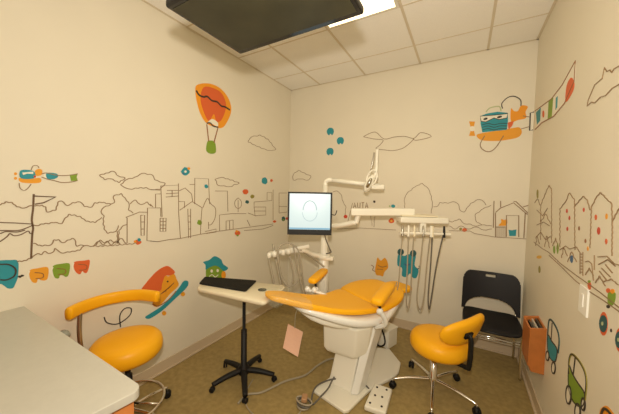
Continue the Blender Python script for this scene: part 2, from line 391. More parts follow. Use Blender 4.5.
eleph('yellow elephant sticker, second in the parade', [(29.7, 270.3), (37.7, 268.2), (47.8, 267.4), (47.8, 277.5), (45, 280.4), (41, 280.2), (38, 279), (36.5, 282.6), (32.6, 282.2), (29.7, 277.5)], 'orange', [(29, 271), (27.5, 276.8), (30.4, 281)])
eleph('green elephant sticker, third in the parade', [(53, 266), (61, 263.8), (69.6, 263.8), (68.8, 274), (66, 277), (63, 275.4), (60, 275.4), (58.7, 278.3), (55, 277.8), (53, 273)], 'green', [(52.6, 267), (51, 272), (53, 276.5)])
eleph('red elephant sticker, last in the parade', [(74.3, 262), (84.5, 260.5), (89.6, 260.2), (89, 267), (86.7, 272.8), (83.8, 272.5), (82.3, 271), (80, 274.3), (76.5, 272.8), (74, 268.5)], 'redor', [(73.4, 263), (72.3, 268), (74, 272)])

t = thing('skateboarder_picture', 'orange animal in red cap riding a teal skateboard on left wall', 'wall picture', base_pt('left', (160, 318)))
a = Art('left'); a.fill([(142.2, 290.3), (146, 283), (151.3, 276.7), (157, 271), (163, 267.2), (168.5, 266.2), (174.9, 272.2), (170, 275.5), (165, 276), (162, 284), (159.5, 291)], P['redor'], 1.5); a.build('cap', t)
a = Art('left'); a.fill([(164, 275.5), (168.5, 276.3), (174, 274), (176.5, 279), (178.5, 285.5), (170, 294), (158.6, 306.6), (152.2, 304), (157, 297), (161, 286)], P['orange'])
a.ell((167.5, 281.5), .9, .9, P['dark'], 2)
for k in range(4): a.line([(159+k*3, 295-k*2.2), (166+k*2.6, 290.5-k*2.6)], P['bark'], .006)
a.line([(152.5, 304), (158, 306), (168, 300), (176, 291)], P['bark'], .007); a.build('head', t)
a = Art('left'); a.fill([(145.5, 316.5), (151.3, 312.8), (164, 304), (177.6, 289.4), (183.5, 281.2), (188, 281.5), (186.5, 287.6), (173, 300.6), (162.2, 310.5), (151.3, 317.8), (146.5, 318.6)], P['teal'], 2); a.build('deck', t)
for c in ((164, 313.2), (182.8, 294)): a = Art('left'); a.ell(c, 2.2, 2.3, P['orange'], 2); a.build('wheel', t)
art_solo('left', 'curl_drawing', 'dark looping curl drawn behind the stool with curved arm', 'drawing', lambda a: a.line([(104, 317), (107, 322.7), (118, 323.7), (129.4, 315.6), (131, 308.5), (124.6, 308.5), (119.7, 315.6), (120.4, 327)], P['dark'], .007))
t = thing('creature_picture', 'green-faced creature with teal hair behind the black-padded table', 'wall picture', base_pt('left', (214, 284)))
a = Art('left'); a.fill([(206.6, 266), (214, 264), (223, 266), (223.5, 280), (216, 284), (207, 281)], P['green']); a.ell((223.5, 275), 2.3, 4, P['amber'], 1.6)
a.ell((211.5, 271), 1.2, 1.6, P['white'], 2); a.ell((217.5, 270.6), 1.2, 1.6, P['white'], 2); a.line([(209, 276.5), (212, 274.6), (215, 277), (218, 274.8)], P['white'], .007); a.build('face', t)
a = Art('left'); a.fill([(203.3, 262), (209, 260), (214.7, 256.2), (221, 259.5), (223, 264), (228, 268), (223.8, 271), (219, 267), (214.7, 265.5), (209, 267.5), (205.7, 269.5), (205.5, 265)], P['teal'], 2.2); a.build('hair', t)

def sticker(wall, c, r, col, label, extra=(), cat='wall sticker'):
    a = Art(wall); a.ell(c, r[0], r[1], P[col], 1, wob=.12)
    for (dx, dy, rr, cc) in extra: a.ell((c[0]+dx, c[1]+dy), rr, rr, P[cc], 2)
    solo(a.build('small_sticker'), label, cat)
sticker('left', (185.3, 171.6), (4.2, 4.2), 'teal', 'round teal sticker with orange corner below the balloon', [(3.4, -3, 1.4, 'amber'), (0, 0, 1.2, 'white'), (-2, 2, 1, 'blue')])
sticker('left', (206.3, 186.3), (1.9, 1.9), 'teal', 'tiny teal dot inside the tallest painted tower')
sticker('left', (199.5, 222.5), (2.4, 2.6), 'green', 'small green blob on the trunk of the painted city tree')
sticker('left', (138, 242), (3.4, 2.6), 'redor', 'small red and teal sticker under the slanted painted building', [(1, -2.2, 1.7, 'teal'), (-3, -.5, 1.3, 'amber')])
sticker('left', (245.5, 191.7), (2.8, 2.6), 'redor', 'small red flower sticker above the round painted tree')
sticker('left', (252.3, 196.5), (2, 2), 'olive', 'small olive sticker right of the red flower sticker')
sticker('left', (247.2, 202), (1.8, 1.8), 'dteal', 'tiny dark sticker under the red flower sticker')
sticker('left', (264.5, 180.8), (2.8, 3.4), 'teal', 'teal sticker with white wings and red tip near the corner', [(-4, -.5, 1.2, 'white'), (4.3, -.5, 1.5, 'white'), (6.8, -.3, 1.4, 'redor')])
sticker('left', (283.3, 219), (1.8, 2.5), 'dteal', 'tiny dark green sticker left of the monitor', [(0, .8, .9, 'green'), (3.6, -.5, 1.3, 'red')])
sticker('left', (274.5, 221.5), (1.6, 1.2), 'redor', 'tiny pinkish sticker on the street line left of the monitor')
sticker('left', (237.5, 233.2), (2.6, 2.6), 'redor', 'small red and orange sticker under the low painted building', [(-1, -2, 1.2, 'amber'), (0, 2.2, 1, 'green')])

# ---- back wall
G3 = 'three teal elephant stickers above the monitor'
for c, lb in (((330.3, 131.7), 'teal elephant sticker, top one of three above the monitor'), ((340.3, 141), 'teal elephant sticker, right one of three above the monitor'), ((330, 151.8), 'teal elephant sticker, lowest of three above the monitor')):
    a = Art('back'); x, y = c
    a.fill([(x-3.4, y-1), (x-1.5, y-3.6), (x+2, y-3.6), (x+3.6, y-1), (x+3, y+2), (x+1.6, y+3.4), (x+.2, y+2), (x-1.2, y+3.6), (x-3, y+2)], P['teal'])
    solo(a.build('elephant_sticker'), lb, 'wall sticker', G3)
t = thing('airplane_picture', 'large teal and orange airplane picture with goggles by right corner', 'wall picture', base_pt('back', (495, 141)))
a = Art('back'); a.fill([(476.4, 135.2), (483, 133), (498, 130.5), (512.8, 128), (519.5, 127.5), (521.8, 132.5), (517.8, 137.4), (506, 140), (495.8, 141), (481.5, 140.2)], P['orange'])
a.fill([(511, 108.6), (514, 111), (517.8, 111), (521.2, 105.6), (527.8, 106.6), (525.5, 112), (526, 118), (518, 120), (511, 121.6)], P['amber'], 1.2)
a.fill([(507.7, 122.6), (514, 121), (512, 126), (508.5, 129.8)], P['redor'], 2, False)
a.fill([(480.6, 116), (487, 113.5), (497.5, 111.8), (507.7, 112.8), (508, 121), (506.8, 129.8), (495, 131), (482.3, 132.4), (480.6, 124)], P['teal'], 1.5, False)
for yy in (123.5, 126, 128.6): a.line([(482, yy+1.5), (488, yy), (494, yy+1.3), (500, yy), (507, yy)], P['dteal'], .008, lvl=2)
a.build('fuselage', t)
a = Art('back'); a.fill([(480.3, 116.2), (494, 115.2), (507.7, 113.7), (506.8, 118), (499.2, 119.6), (494, 118), (485.7, 122), (481, 121.3)], P['white'], 2.2, False); a.line([(480.3, 116.2), (494, 115.2), (507.7, 113.7), (506.8, 118), (499.2, 119.6), (494, 118), (485.7, 122), (481, 121.3)], P['dark'], .007, True, False, lvl=3)
a.ell((485.5, 118.9), 2.2, 1.1, P['dark'], 3, rot=-.3); a.ell((499.5, 117), 2.6, 1.1, P['dark'], 3, rot=-.3); a.build('goggles', t)
a = Art('back'); a.fill([(469, 121.4), (475, 121.6), (474, 126.5), (470.5, 126.5)], P['orange'], 1, False); a.fill([(470.5, 131), (474, 131), (475.3, 136), (469, 135.8)], P['orange'], 1, False); a.ell((472.2, 128.7), 2.6, 2.6, P['white'], 1.5); a.build('propeller', t)
a = Art('back'); a.line([(502.6, 108.6), (501.8, 103.5), (507.7, 97.6), (514.5, 96.4), (520.4, 100), (520.9, 106)], P['dark'], .0075); a.build('wing', t)
a = Art('back'); a.line([(484.8, 135.7), (480.3, 144), (482.3, 149.2), (489, 151.8), (495.8, 147.5), (503.5, 135.7)], INKL, .008); a.build('wing', t)
a = Art('back'); a.line([(486, 112), (490, 108), (499, 106.5), (501, 111)], P['pale'], .01); a.build('scarf', t)
t2 = thing('banner_picture', 'striped banner towed by the large airplane, curving onto right wall', 'wall picture', base_pt('right', (548, 120)))
a = Art('back'); a.line([(523, 116), (529.5, 117)], None, .006); a.line([(521, 129), (530, 126.5)], None, .006)
a.fill([(530.3, 113), (534.2, 112), (533.6, 129.8), (529.6, 130.6)], P['white'], 1, False); a.line([(534.2, 112), (530.3, 113), (529.6, 130.6), (533.4, 129.8)], P['dark'], .009, sm=False); a.build('banner_end', t2)
a = Art('right')
a.fill([(536, 110.5), (541, 106.8), (551.7, 99), (562.6, 84.8), (570, 72), (575.5, 63), (574.8, 81.5), (564.8, 103.3), (554, 116), (542, 122.6), (536, 128)], P['white'], 1)
a.fill([(536.3, 112.5), (541, 107.6), (540.4, 120.5), (537.3, 124.5)], P['teal'], 2, False); a.fill([(549, 101), (553.5, 97.5), (552, 116.5), (548, 119)], P['green'], 2, False)
a.fill([(556.2, 98), (558, 96), (557.5, 107), (555.8, 110)], P['teal'], 2, False); a.fill([(567, 86), (571.3, 77.6), (574.4, 82), (573.2, 91), (566, 102)], P['redor'], 2); a.ell((543.6, 114), 1, 3.6, P['redor'], 2)
a.line([(535.2, 111), (541, 106.8), (551.7, 99), (562.6, 84.8), (575.7, 61), (574.6, 81.5), (564.8, 103.3), (554, 116.3), (542, 122.8), (535.3, 129.5)], P['bark'], .007, sm=False); a.build('banner_cloth', t2)

t = thing('skyline_mural', 'thin brown line drawing of shops, trees and house along back wall', 'mural', base_pt('back', (440, 232)))
a = Art('back')
for L in ([(333, 192), (337, 191), (341, 194.5), (343.2, 201.7), (346, 207), (345, 215)], [(405.2, 214), (404.5, 198.8), (407.4, 193), (414.6, 187.2), (421.9, 183.2), (428.4, 188.7), (431.3, 196), (432.3, 204.6), (431.3, 213.3)],
          [(433.5, 206.8), (437, 206.5), (440, 202.5), (448, 203.2), (453.8, 201.7), (458, 204), (460.3, 210.4), (464, 212), (466.8, 208), (470.9, 203.3), (478.8, 199.4), (483, 201), (486, 205.2)],
          [(491, 205.2), (483, 208.8), (475.2, 214.6), (476, 221), (481.7, 224.8), (492, 226)], [(446.5, 220.6), (452, 222), (459.6, 219), (464, 223.5), (470, 224), (475, 226), (482, 225)],
          [(449, 226), (455, 229), (461, 226), (468, 229), (476, 227), (484, 230), (492, 229)]):
    a.line(L, bump=.4)
a.build('tree_outline', t)
a = Art('back')
for L in ([(352.6, 203), (347.5, 223.5)], [(370.7, 216), (372, 226), (375, 216), (374, 227)], [(337, 229), (360, 228), (396, 230)], [(449, 230.7), (470, 231), (474.5, 233.5), (494.8, 237), (528, 239)]):
    a.line(L, sm=False)
a.build('shop_outline', t)
a = Art('back')
for x0, ch in ((353.5, 'A'), (357.6, 'U'), (361.6, 'T'), (365.4, 'A')):
    y0, y1 = 208, 202.6; w_ = 2.6
    if ch == 'A': a.line([(x0, y0), (x0+w_/2, y1), (x0+w_, y0)], sm=False, wd=.008); a.line([(x0+.6, 206.2), (x0+2, 206.2)], wd=.006)
    if ch == 'U': a.line([(x0, y1), (x0+.2, y0-.6), (x0+w_-.2, y0-.6), (x0+w_, y1)], sm=False, wd=.008)
    if ch == 'T': a.line([(x0, y1), (x0+w_, y1)], wd=.008); a.line([(x0+w_/2, y1), (x0+w_/2, y0)], wd=.008)
a.build('shop_lettering', t)
a = Art('back')
for L in ([(494, 200.9), (493.3, 227.7)], [(500.6, 200.9), (500.6, 207.4)], [(495.5, 212.5), (500.6, 208), (513.6, 202.8), (527.4, 214.6)], [(513.6, 201.4), (516, 201.6), (528.8, 214)], [(495.5, 213), (495.5, 236.8)], [(525.2, 213), (523.8, 238)],
          [(506.4, 236.8), (506.4, 215.4), (518.7, 215.4), (518.7, 237)], [(495.5, 227), (505.5, 227)], [(523, 207), (531, 204.5)]):
    a.line(L, sm=False, wd=.0075)
for k in range(5): a.line([(497+k*2, 227), (497+k*2, 237)], wd=.004)
a.build('house_outline', t)
sticker('back', (345.6, 216.6), (1.9, 1.9), 'red', 'small red sticker just right of the monitor')
sticker('back', (374.3, 201.7), (1.3, 1.2), 'dark', 'tiny dark dot right of the painted shop letters')
sticker('back', (393.2, 206), (2, 1.7), 'teal', 'tiny teal sticker above the white delivery arm', [(-3.4, .2, 1, 'pale'), (3.2, .2, 1, 'white')])
sticker('back', (391.4, 220.8), (3, 2.6), 'redor', 'small red flower sticker under the white delivery arm', [(0, 0, 1, 'yellow')])
sticker('back', (464.6, 230), (2.6, 1.9), 'redor', 'small red and yellow sticker left of the painted house', [(-4, -1, 1.4, 'olive')])
art_solo('back', 'small_sticker', 'orange cat-like sticker on the fence of the painted house', 'wall sticker', lambda a: a.fill([(498.5, 225.4), (501, 222.5), (501.3, 219), (504, 220), (507, 219.4), (506.6, 225), (502, 225.8)], P['orange'], 2))
art_solo('back', 'small_sticker', 'teal rectangular sticker in the doorway of the painted house', 'wall sticker', lambda a: a.fill([(508.6, 229.8), (512, 230.3), (516.4, 229.4), (515.8, 236), (509.3, 236)], P['teal'], 2, False))
t = thing('cat_picture', 'small orange cat picture low on back wall above the seat', 'wall picture', base_pt('back', (382, 277)))
a = Art('back'); a.fill([(376.4, 262), (377.6, 257.4), (380.8, 260.6), (384.7, 257.8), (387.6, 262), (388, 268), (384.5, 271.9), (383, 276.3), (380, 275.5), (376.5, 275), (375, 270.5)], P['orange']); a.line([(378, 265.2), (382, 267), (387, 266)], P['bark'], .007); a.line([(377, 269), (383, 269.5)], P['bark'], .006); a.build('body', t)
a = Art('back'); a.line([(371.2, 265), (373.8, 267), (372.4, 269.8), (375.4, 271.5)], P['bark'], .007); a.build('tail', t)
t = thing('bear_picture', 'teal bear picture on back wall behind the hanging handpiece hoses', 'wall picture', base_pt('back', (408, 278)))
a = Art('back'); a.fill([(398.4, 254), (404, 256), (408, 254.4), (415.6, 255), (414.6, 265), (418.5, 270), (416.5, 277.6), (412.7, 277.6), (410, 273.5), (406.5, 276.9), (402, 275.7), (402, 268), (397.4, 265)], P['teal']); a.line([(404.5, 263.6), (407, 265.4), (410, 263.8)], P['blue'], .013); a.build('body', t)
for c in ((400.7, 252), (413.2, 253.4)): a = Art('back'); a.ell(c, 3.3, 3.4, P['dteal'], 1.5); a.build('ear', t)
a = Art('back'); a.line([(417, 269), (419.5, 268), (419, 265.8)], P['dteal'], .008); a.build('tail', t)

# ---- right wall
t = thing('skyline_mural', 'thin brown line drawing of fruit trees and cottages along right wall', 'mural', base_pt('right', (590, 285)))
a = Art('right')
for L in ([(560.3, 247), (560.3, 208.9), (566.2, 201.3), (569.8, 193), (574.9, 199.6), (575.4, 250)], [(575.4, 206.3), (579.7, 200.4), (583.9, 196.2), (588, 200.4), (590.5, 210)], [(590.5, 248), (592, 207), (596.6, 197.9), (600.8, 192.3), (607.5, 199), (612.3, 204), (613, 222), (612.6, 256)], [(612.6, 222.4), (618.5, 210.5), (630, 192)],
          [(541, 240), (541, 205), (545, 195), (549.3, 185.2), (551.9, 189), (552, 243)], [(535, 203), (538, 199), (540, 205)]):
    a.line(L, bump=.3)
a.build('tree_outline', t)
a = Art('right')
for L in ([(534, 242), (542.6, 248.6), (549.3, 252.5), (561.2, 263.8), (577, 275.6), (589, 284), (600.8, 292.5), (619, 307), (640, 322)], [(549.3, 255.3), (561, 266), (574.7, 279.6), (589, 291), (604, 300.4), (619, 311), (640, 328)],
          [(598.2, 257), (607.5, 256.2), (615, 263.8), (630, 268)], [(599, 264.6), (608.4, 259.6), (616, 266.3)], [(602, 268), (611, 277)], [(606, 264.5), (613, 273)], [(600, 271), (607, 280)],
          [(580.5, 274), (580.5, 252)], [(583.4, 276), (583.4, 252)], [(585.6, 262), (589, 261), (592.3, 263.8), (594, 280.7)], [(594.9, 255.3), (594.9, 270)], [(566, 246), (570, 249), (577, 247), (580, 252)], [(560, 250), (566, 246)], [(536, 238), (541, 232), (546, 240), (551, 236)], [(537, 210), (543, 216), (548, 208)], [(537, 225), (544, 222), (550, 226)]):
    a.line(L, sm=False)
for L in ([(536, 246), (537, 236), (540, 244)], [(545, 247), (547, 236), (550, 248)], [(562, 258), (564, 248), (568, 256)], [(553, 246), (556, 238), (559, 249)], [(541, 222), (546, 214), (551, 224)], [(568, 262), (572, 252), (577, 262)], [(604, 282), (612, 279), (619, 285)], [(586, 275), (590, 268), (594, 276)], [(596, 283), (600, 276), (606, 286)]):
    a.line(L, wd=.0028, bump=.4)
for k in range(7): a.line([(580.5, 254+k*3), (583.4, 254.4+k*3)], wd=.004)
a.build('cottage_outline', t)
fr = [((583.9, 209.7), 'red', 'second'), ((579.2, 228.3), 'bark', ''), ((596, 217.3), 'redor', ''), ((606.7, 216.5), 'orange', ''), ((598.8, 231), 'red', ''), ((606.4, 241.5), 'redor', ''), ((569.5, 218), 'red', ''), ((567, 211), 'red', ''), ((567.5, 229), 'red', ''), ((588, 248.6), 'orange', ''), ((585.6, 241), 'bark', '')]
frl = ['tiny red fruit sticker near top of the second painted fruit tree', 'tiny brown fruit sticker low in the second painted fruit tree', 'red fruit sticker upper left in the tallest fruit tree', 'orange fruit sticker upper right in the tallest fruit tree', 'largest red fruit sticker, middle of the tallest fruit tree', 'red fruit sticker low right in the tallest fruit tree', 'tiny red fruit sticker, middle one in the first fruit tree', 'tiny red fruit sticker, topmost in the first fruit tree', 'tiny red fruit sticker, lowest in the first fruit tree', 'orange sticker above the painted ladder column', 'brown sticker between the second and tallest fruit trees']
for (c, col, _), lb in zip(fr, frl):
    big = 1.35 if 'largest' in lb else (1 if c[0] > 590 else .75)
    a = Art('right'); a.ell(c, 1.2*big, 2.9*big, P[col], 1, wob=.1); solo(a.build('fruit_sticker'), lb, 'wall sticker', 'fruit stickers in the painted trees on the right wall')
for c, r, col, lb in (((537.6, 194), (1, 4.4), 'olive', 'slim olive sticker at top of the corner, right wall'), ((554.3, 249.6), (1, 4), 'green', 'left one of two slim green stickers by the street line'), ((557.8, 248.4), (1.1, 5), 'green', 'right one of two slim green stickers by the street line'),
                      ((571.8, 258.9), (1.6, 4), 'blue', 'small blue sticker in the painted cottage'), ((539.3, 257), (2.6, 1.7), 'yellow', 'small yellow sticker low near the corner on right wall'), ((539.5, 269.7), (1.1, 3.6), 'olive', 'lowest olive sticker near the corner on right wall')):
    sticker('right', c, r, col, lb)
sticker('right', (589.6, 285.6), (1.8, 4), 'redor', 'red and green sticker above the light switch', [(0, -4, 1.3, 'green')])
t = thing('figure_sticker', 'green and red character sticker standing on the street line, right wall', 'wall sticker', base_pt('right', (610, 307)))
a = Art('right'); a.fill([(608.3, 293), (612, 292), (616, 294), (614, 304), (608.5, 305)], P['green']); a.build('body', t)
for c, m_ in (((608.6, 290.6), 'redor'), ((613, 291.4), 'amber')): a = Art('right'); a.ell(c, 1.9, 2.4, P[m_], 2); a.build('hat', t)
a = Art('right'); a.ell((608.6, 306.6), 1.6, 1.7, P['dark'], 2); a.build('foot', t)
for c, lb in (((603.8, 323.8), 'oval dark teal bug sticker with red ends below street line'), ((620, 340), 'oval bug sticker cut off at right edge of view')):
    t = thing('bug_sticker', lb, 'wall sticker', base_pt('right', (c[0], c[1]+12)), 'oval bug stickers')
    a = Art('right'); a.ell(c, 4.2, 12, P['redor'], 1); a.build('wing', t)
    a = Art('right'); a.ell(c, 4.1, 8.6, P['dteal'], 2); a.ell((c[0]-.5, c[1]), .9, 2, P['pale'], 3); a.build('body', t)
sticker('right', (611.3, 330.6), (.9, 1.8), 'dark', 'tiny black dot between the two bug stickers')
def car(label, body, outl, wheels, M, post):
    t = thing('car_picture', label, 'wall picture', base_pt('right', (body[0][0], max(p[1] for p in body))), 'car pictures on the right wall')
    a = Art('right'); a.fill(body, P[M], 1); a.line(body, P['dark'], .006, True); a.build('body', t)
    a = Art('right'); a.line(outl, P['dteal'] if M == 'teal' else P['olive'], .012); a.line(outl, P['dark'], .006, lvl=4); a.line(post, P['dark'], .006); a.build('roof', t)
    for (c, rx, ry) in wheels:
        a = Art('right'); a.ell(c, rx, ry, P['white'], 2); a.line([(c[0]+rx*math.cos(k*.6283), c[1]+ry*math.sin(k*.6283)) for k in range(10)], P['dark'], .008, True, lvl=4); a.build('wheel', t)
car('small blue car picture beside the orange magazine holder', [(548.2, 335), (552, 341), (557.4, 349.6), (555.6, 361.5), (550.5, 358), (547.9, 348)], [(548, 336), (549.3, 320.8), (553, 321.6), (558, 331), (559.6, 341), (558.5, 353)], [((548, 356), 1.5, 4.6), ((554, 368), 1.8, 5.6)], 'teal', [(552.5, 323), (551.5, 340)])
car('larger green car picture low on right wall', [(569.4, 366), (573, 374), (577, 381), (585.4, 394.7), (582.5, 407), (573.6, 401.4), (569, 386)], [(570, 374), (569.4, 362.6), (571.9, 354.4), (578.6, 359.8), (585, 371), (587, 383), (585.4, 399.7)], [((569.2, 395), 2.6, 9), ((583.9, 404.5), 1.8, 6), ((578.3, 412), 2.6, 8)], 'green', [(575.6, 358), (573.6, 375)])
t = thing('car_picture', 'orange car picture mostly below the bottom edge of view', 'wall picture', base_pt('right', (603, 440)), 'car pictures on the right wall')
a = Art('right'); a.fill([(600, 412), (602.5, 407.5), (607, 406), (612, 411), (620, 424), (622, 440), (608, 436), (600, 425)], P['amber'], 1); a.line([(601.5, 416), (604, 409.5), (608, 410.5), (614, 418), (618, 428)], P['dark'], .01); a.build('body', t)

# ------------------------------------------------------------------ light switch
t = thing('light_switch', 'white wall plate under the street line on right wall', 'light switch', (W, -1.44, .98))
b = MB(); ys = [uvw('right', q) for q in ((581, 290), (590, 293), (580.6, 306), (588.6, 314))]
yc = sum(p[0] for p in ys)/4; zc = sum(p[1] for p in ys)/4
MB().box((W-.008, yc-.05, zc-.066), (W, yc+.05, zc+.066)).build('wall_plate', PLATE, t, bevel=.0015)
MB().box((W-.012, yc-.012, zc-.03), (W-.007, yc+.012, zc+.03)).build('rocker', PLATE, t, bevel=.001)

# ------------------------------------------------------------------ television on the ceiling
TX0, TX1, TY0, TY1, TZ = 1.205, 1.81, -2.575, -2.205, 2.18
t = thing('television', 'black flat television hung face-down from the ceiling', 'television', ((TX0+TX1)/2, (TY0+TY1)/2, TZ))
MB().box((TX0, TY0, TZ), (TX1, TY1, TZ+.028)).build('casing', BEZ, t, bevel=.008, seg=3)
MB().box((TX0+.018, TY0+.018, TZ-.0015), (TX1-.018, TY1-.03, TZ+.002)).build('screen', GLOSSB, t)
xm, ym = (TX0+TX1)/2, (TY0+TY1)/2
MB().box((xm-.06, ym-.06, TZ+.027), (xm+.06, ym+.06, TZ+.075)).build('mounting_plate', BLACK, t, bevel=.003)
MB().tube([(xm, ym, TZ+.07), (xm, ym, H)], .018, smooth=False).build('ceiling_pole', BLACK, t, smooth=True)

# ------------------------------------------------------------------ counter
CZ = .86; CYB = -2.675; CX = 1.225
t = thing('worktop', 'white laminate worktop with rounded corner at lower left', 'worktop', (.6, -3.1, CZ-.04))
b = MB(); pts = [(0.002, CYB), (CX-.03, CYB-.004)]
for k in range(7): an = math.pi/2*(1-k/6); pts.append((CX-.03+.03*math.cos(an), CYB-.034+.03*math.sin(an)))
pts += [(CX-.10, -3.45), (.002, -3.45)]
b.rings([[V((x, y, z)) for x, y in pts] for z in (CZ-.032, CZ)]); b.build('work_surface', COUNTER, t, bevel=.003)
t = thing('base_cabinet', 'orange wooden cabinet under the white worktop', 'cabinet', (.6, -3.05, 0))
b = MB(); b.rings([[V((x, y, z)) for x, y in ((.01, CYB-.02), (CX-.025, CYB-.02), (CX-.125, -3.42), (.01, -3.42))] for z in (.09, CZ-.033)]); b.build('body', WOOD, t, bevel=.002)
MB().box((.03, -3.40, 0), (CX-.16, CYB-.09, .09)).build('plinth', BLACK, t)

# ------------------------------------------------------------------ caster helper
def caster(p, M, parent, ang, name='caster', q=1):
    b = MB(); R_ = Matrix.Rotation(ang, 4, 'Z') @ Matrix.Rotation(math.pi/2, 4, 'Y')
    for s in (-1, 1):
        prof = [(a_*q, b_*q) for a_, b_ in ((.004, -.009), (.021, -.009), (.025, -.005), (.025, .005), (.021, .009), (.004, .009))]
        off = R_ @ V((0, 0, s*.012*q)); b.lathe(prof, V(p)+V((0, 0, .025*q))+off, 18, M=R_)
    o = b.build(name, M, parent, smooth=True)
    if q < 1: return
    MB().tube([(p[0], p[1], .045), (p[0], p[1], .075)], .006, 8, False).build('caster_stem', STEELG, o, smooth=True)
    c = MB(); c.lathe([(.006, .022), (.018, .026), (.024, .04), (.017, .052), (.006, .056)], (p[0], p[1], 0), 14); c.build('caster_hood', M, o, smooth=True)
def star_base(c, n, a0, r, parent, M, ch, lw=.014, zin=.11, zout=.075, rad=None, q=1):
    for k in range(n):
        an = a0+k*math.tau/n; rr = r if rad is None else rad[k]
        d = V((math.cos(an), math.sin(an), 0)); p0 = V((c[0], c[1], zin))+d*.02; p2 = V((c[0], c[1], zout))+d*rr; p1 = (p0+p2)/2+V((0, 0, .008))
        MB().tube([p0, p1, p2], lambda t: lw*(1-.3*t), 10, flat=.9).build('leg', M, parent, smooth=True)
        caster((p2.x, p2.y, 0), ch, parent, an+.9, q=q)

# ------------------------------------------------------------------ right stool
sc = V((2.03, -.93, 0)); hb = V((2.0, -.93, 0))
t = thing('dental_stool', 'yellow round-seat stool with small backrest and chrome base in front of black chair', 'stool', (hb.x, hb.y, 0), 'yellow dental stools')
star_base((hb.x, hb.y), 5, math.radians(274), .30, t, CHROME, BLACK)
b = MB(); b.lathe([(.03, .085), (.034, .09), (.034, .13), (.027, .14), (.025, .26), (.016, .262), (.016, .34)], (hb.x, hb.y, 0), 24); b.build('column', CHROME, t, smooth=True)
b = MB(); b.box((-.10, -.07, .325), (.10, .07, .345), rotz(.6, (sc.x, sc.y, 0))); b.build('seat_plate', BLACK, t, bevel=.004)
seatprof = [(.02, .0), (.15, .0), (.185, .008), (.200, .028), (.203, .055), (.196, .085), (.178, .105), (.14, .113), (.06, .116), (.01, .117)]
b = MB(); b.lathe([(r_, z_*1.12+.347) for r_, z_ in seatprof], sc, 40, 1.035, 1.035); b.build('seat', YEL, t, smooth=True)
bd = V((.80, -.60, 0)).normalized(); bt = V((-bd.y, bd.x, 0))
bc = sc+bd*.20+bt*.03+V((0, 0, .592))
def backpad(c, nd, td, w2, h2, th, curve, tilt, parent, M):
    b = MB(); nu, nv = 22, 8; upv = (V((0, 0, 1))*math.cos(tilt)+nd*math.sin(tilt)); nn = (nd*math.cos(tilt)-V((0, 0, 1))*math.sin(tilt))
    rings = []
    for f in (0.0, .55, .85, 1.0, 1.0, .85, .55, 0.0):
        pass
    prof = [(.02, -th), (.5, -th), (.85, -th*.9), (.97, -th*.5), (1, 0), (.97, th*.5), (.85, th*.9), (.5, th), (.02, th)]
    for f, d in prof:
        ring = []
        for k in range(36):
            a_ = k*math.tau/36; cx = abs(math.cos(a_))**.8*math.copysign(1, math.cos(a_)); cz = abs(math.sin(a_))**.85*math.copysign(1, math.sin(a_))
            x = w2*f*cx; z = h2*f*cz
            ring.append(c+td*x+upv*z+nn*(d-curve*(x/w2)**2))
        rings.append(ring)
    b.rings(rings); return b.build('backrest', M, parent, smooth=True), upv, nn
bo, upv, nn = backpad(bc, bd, (bt+V((0, 0, .10))).normalized(), .208, .10, .03, .045, .30, t, YEL)
MB().tube([bc-bt*.03+nn*.03, bc-bt*.03+nn*.055-V((0, 0, .02)), bc-bt*.03+nn*.05-V((0, 0, .195)), bc-bt*.03+nn*.02-V((0, 0, .235)), sc+bd*.06+V((0, 0, .335))], .014, 8, flat=1.3).build('back_bracket', BLACK, t, smooth=True)
bb = MB(); Rr = Matrix((bt, nn, upv)).transposed().to_4x4(); Rr.translation = bc-bt*.03+nn*.036
bb.box((-.035, -.009, -.022), (.035, .009, .022), Rr); bb.build('bracket_plate', BLACK, t, bevel=.006)

# ------------------------------------------------------------------ left stool with curved arm
sl = V((.315, -2.29, 0))
t = thing('dental_stool', 'yellow stool with curved padded arm and footring behind the white worktop', 'stool', (sl.x, sl.y, 0), 'yellow dental stools')
star_base((sl.x, sl.y), 5, math.radians(20), .27, t, CHROME, BLACK)
MB().lathe([(.03, .085), (.034, .09), (.034, .13), (.027, .14), (.025, .34), (.016, .342), (.016, .47)], sl, 24).build('column', BLACK, t, smooth=True)
MB().lathe([(r_*1.0, z_*1.12+.462) for r_, z_ in seatprof], sl, 40).build('seat', YEL, t, smooth=True)
MB().tube([sl+V((.205*math.cos(k*math.tau/20), .205*math.sin(k*math.tau/20), .15)) for k in range(20)], .009, 8, closed=True).build('foot_ring', CHROME, t, smooth=True)
sp = MB()
for k in range(3):
    an = k*math.tau/3+.5; sp.tube([sl+V((0, 0, .15))+V((math.cos(an), math.sin(an), 0))*.03, sl+V((0, 0, .15))+V((math.cos(an), math.sin(an), 0))*.2], .007, 8, False)
sp.build('ring_spoke', CHROME, t, smooth=True)
AZ = .785
arm = [V((.135, -2.525, AZ)), V((.092, -2.45, AZ)), V((.07, -2.36, AZ)), V((.08, -2.27, AZ)), V((.135, -2.19, AZ+.004)), V((.21, -2.135, AZ+.006)), V((.335, -2.095, AZ+.006))]
b = MB(); ap = catmull(arm, 6); rings = []
for i, p in enumerate(ap):
    tt = (ap[min(i+1, len(ap)-1)]-ap[max(i-1, 0)]); tt.z = 0; tt.normalize(); no = V((tt.y, -tt.x, 0))
    e = min(i, len(ap)-1-i); sc_ = (.86, 1)[e] if e < 2 else 1
    rings.append([p+no*.022*sc_*math.copysign(abs(math.cos(a_))**.7, math.cos(a_))+V((0, 0, 1))*.039*sc_*math.copysign(abs(math.sin(a_))**.7, math.sin(a_)) for a_ in [k*math.tau/16 for k in range(16)]])
b.rings(rings); b.build('arm_pad', YEL, t, smooth=True)
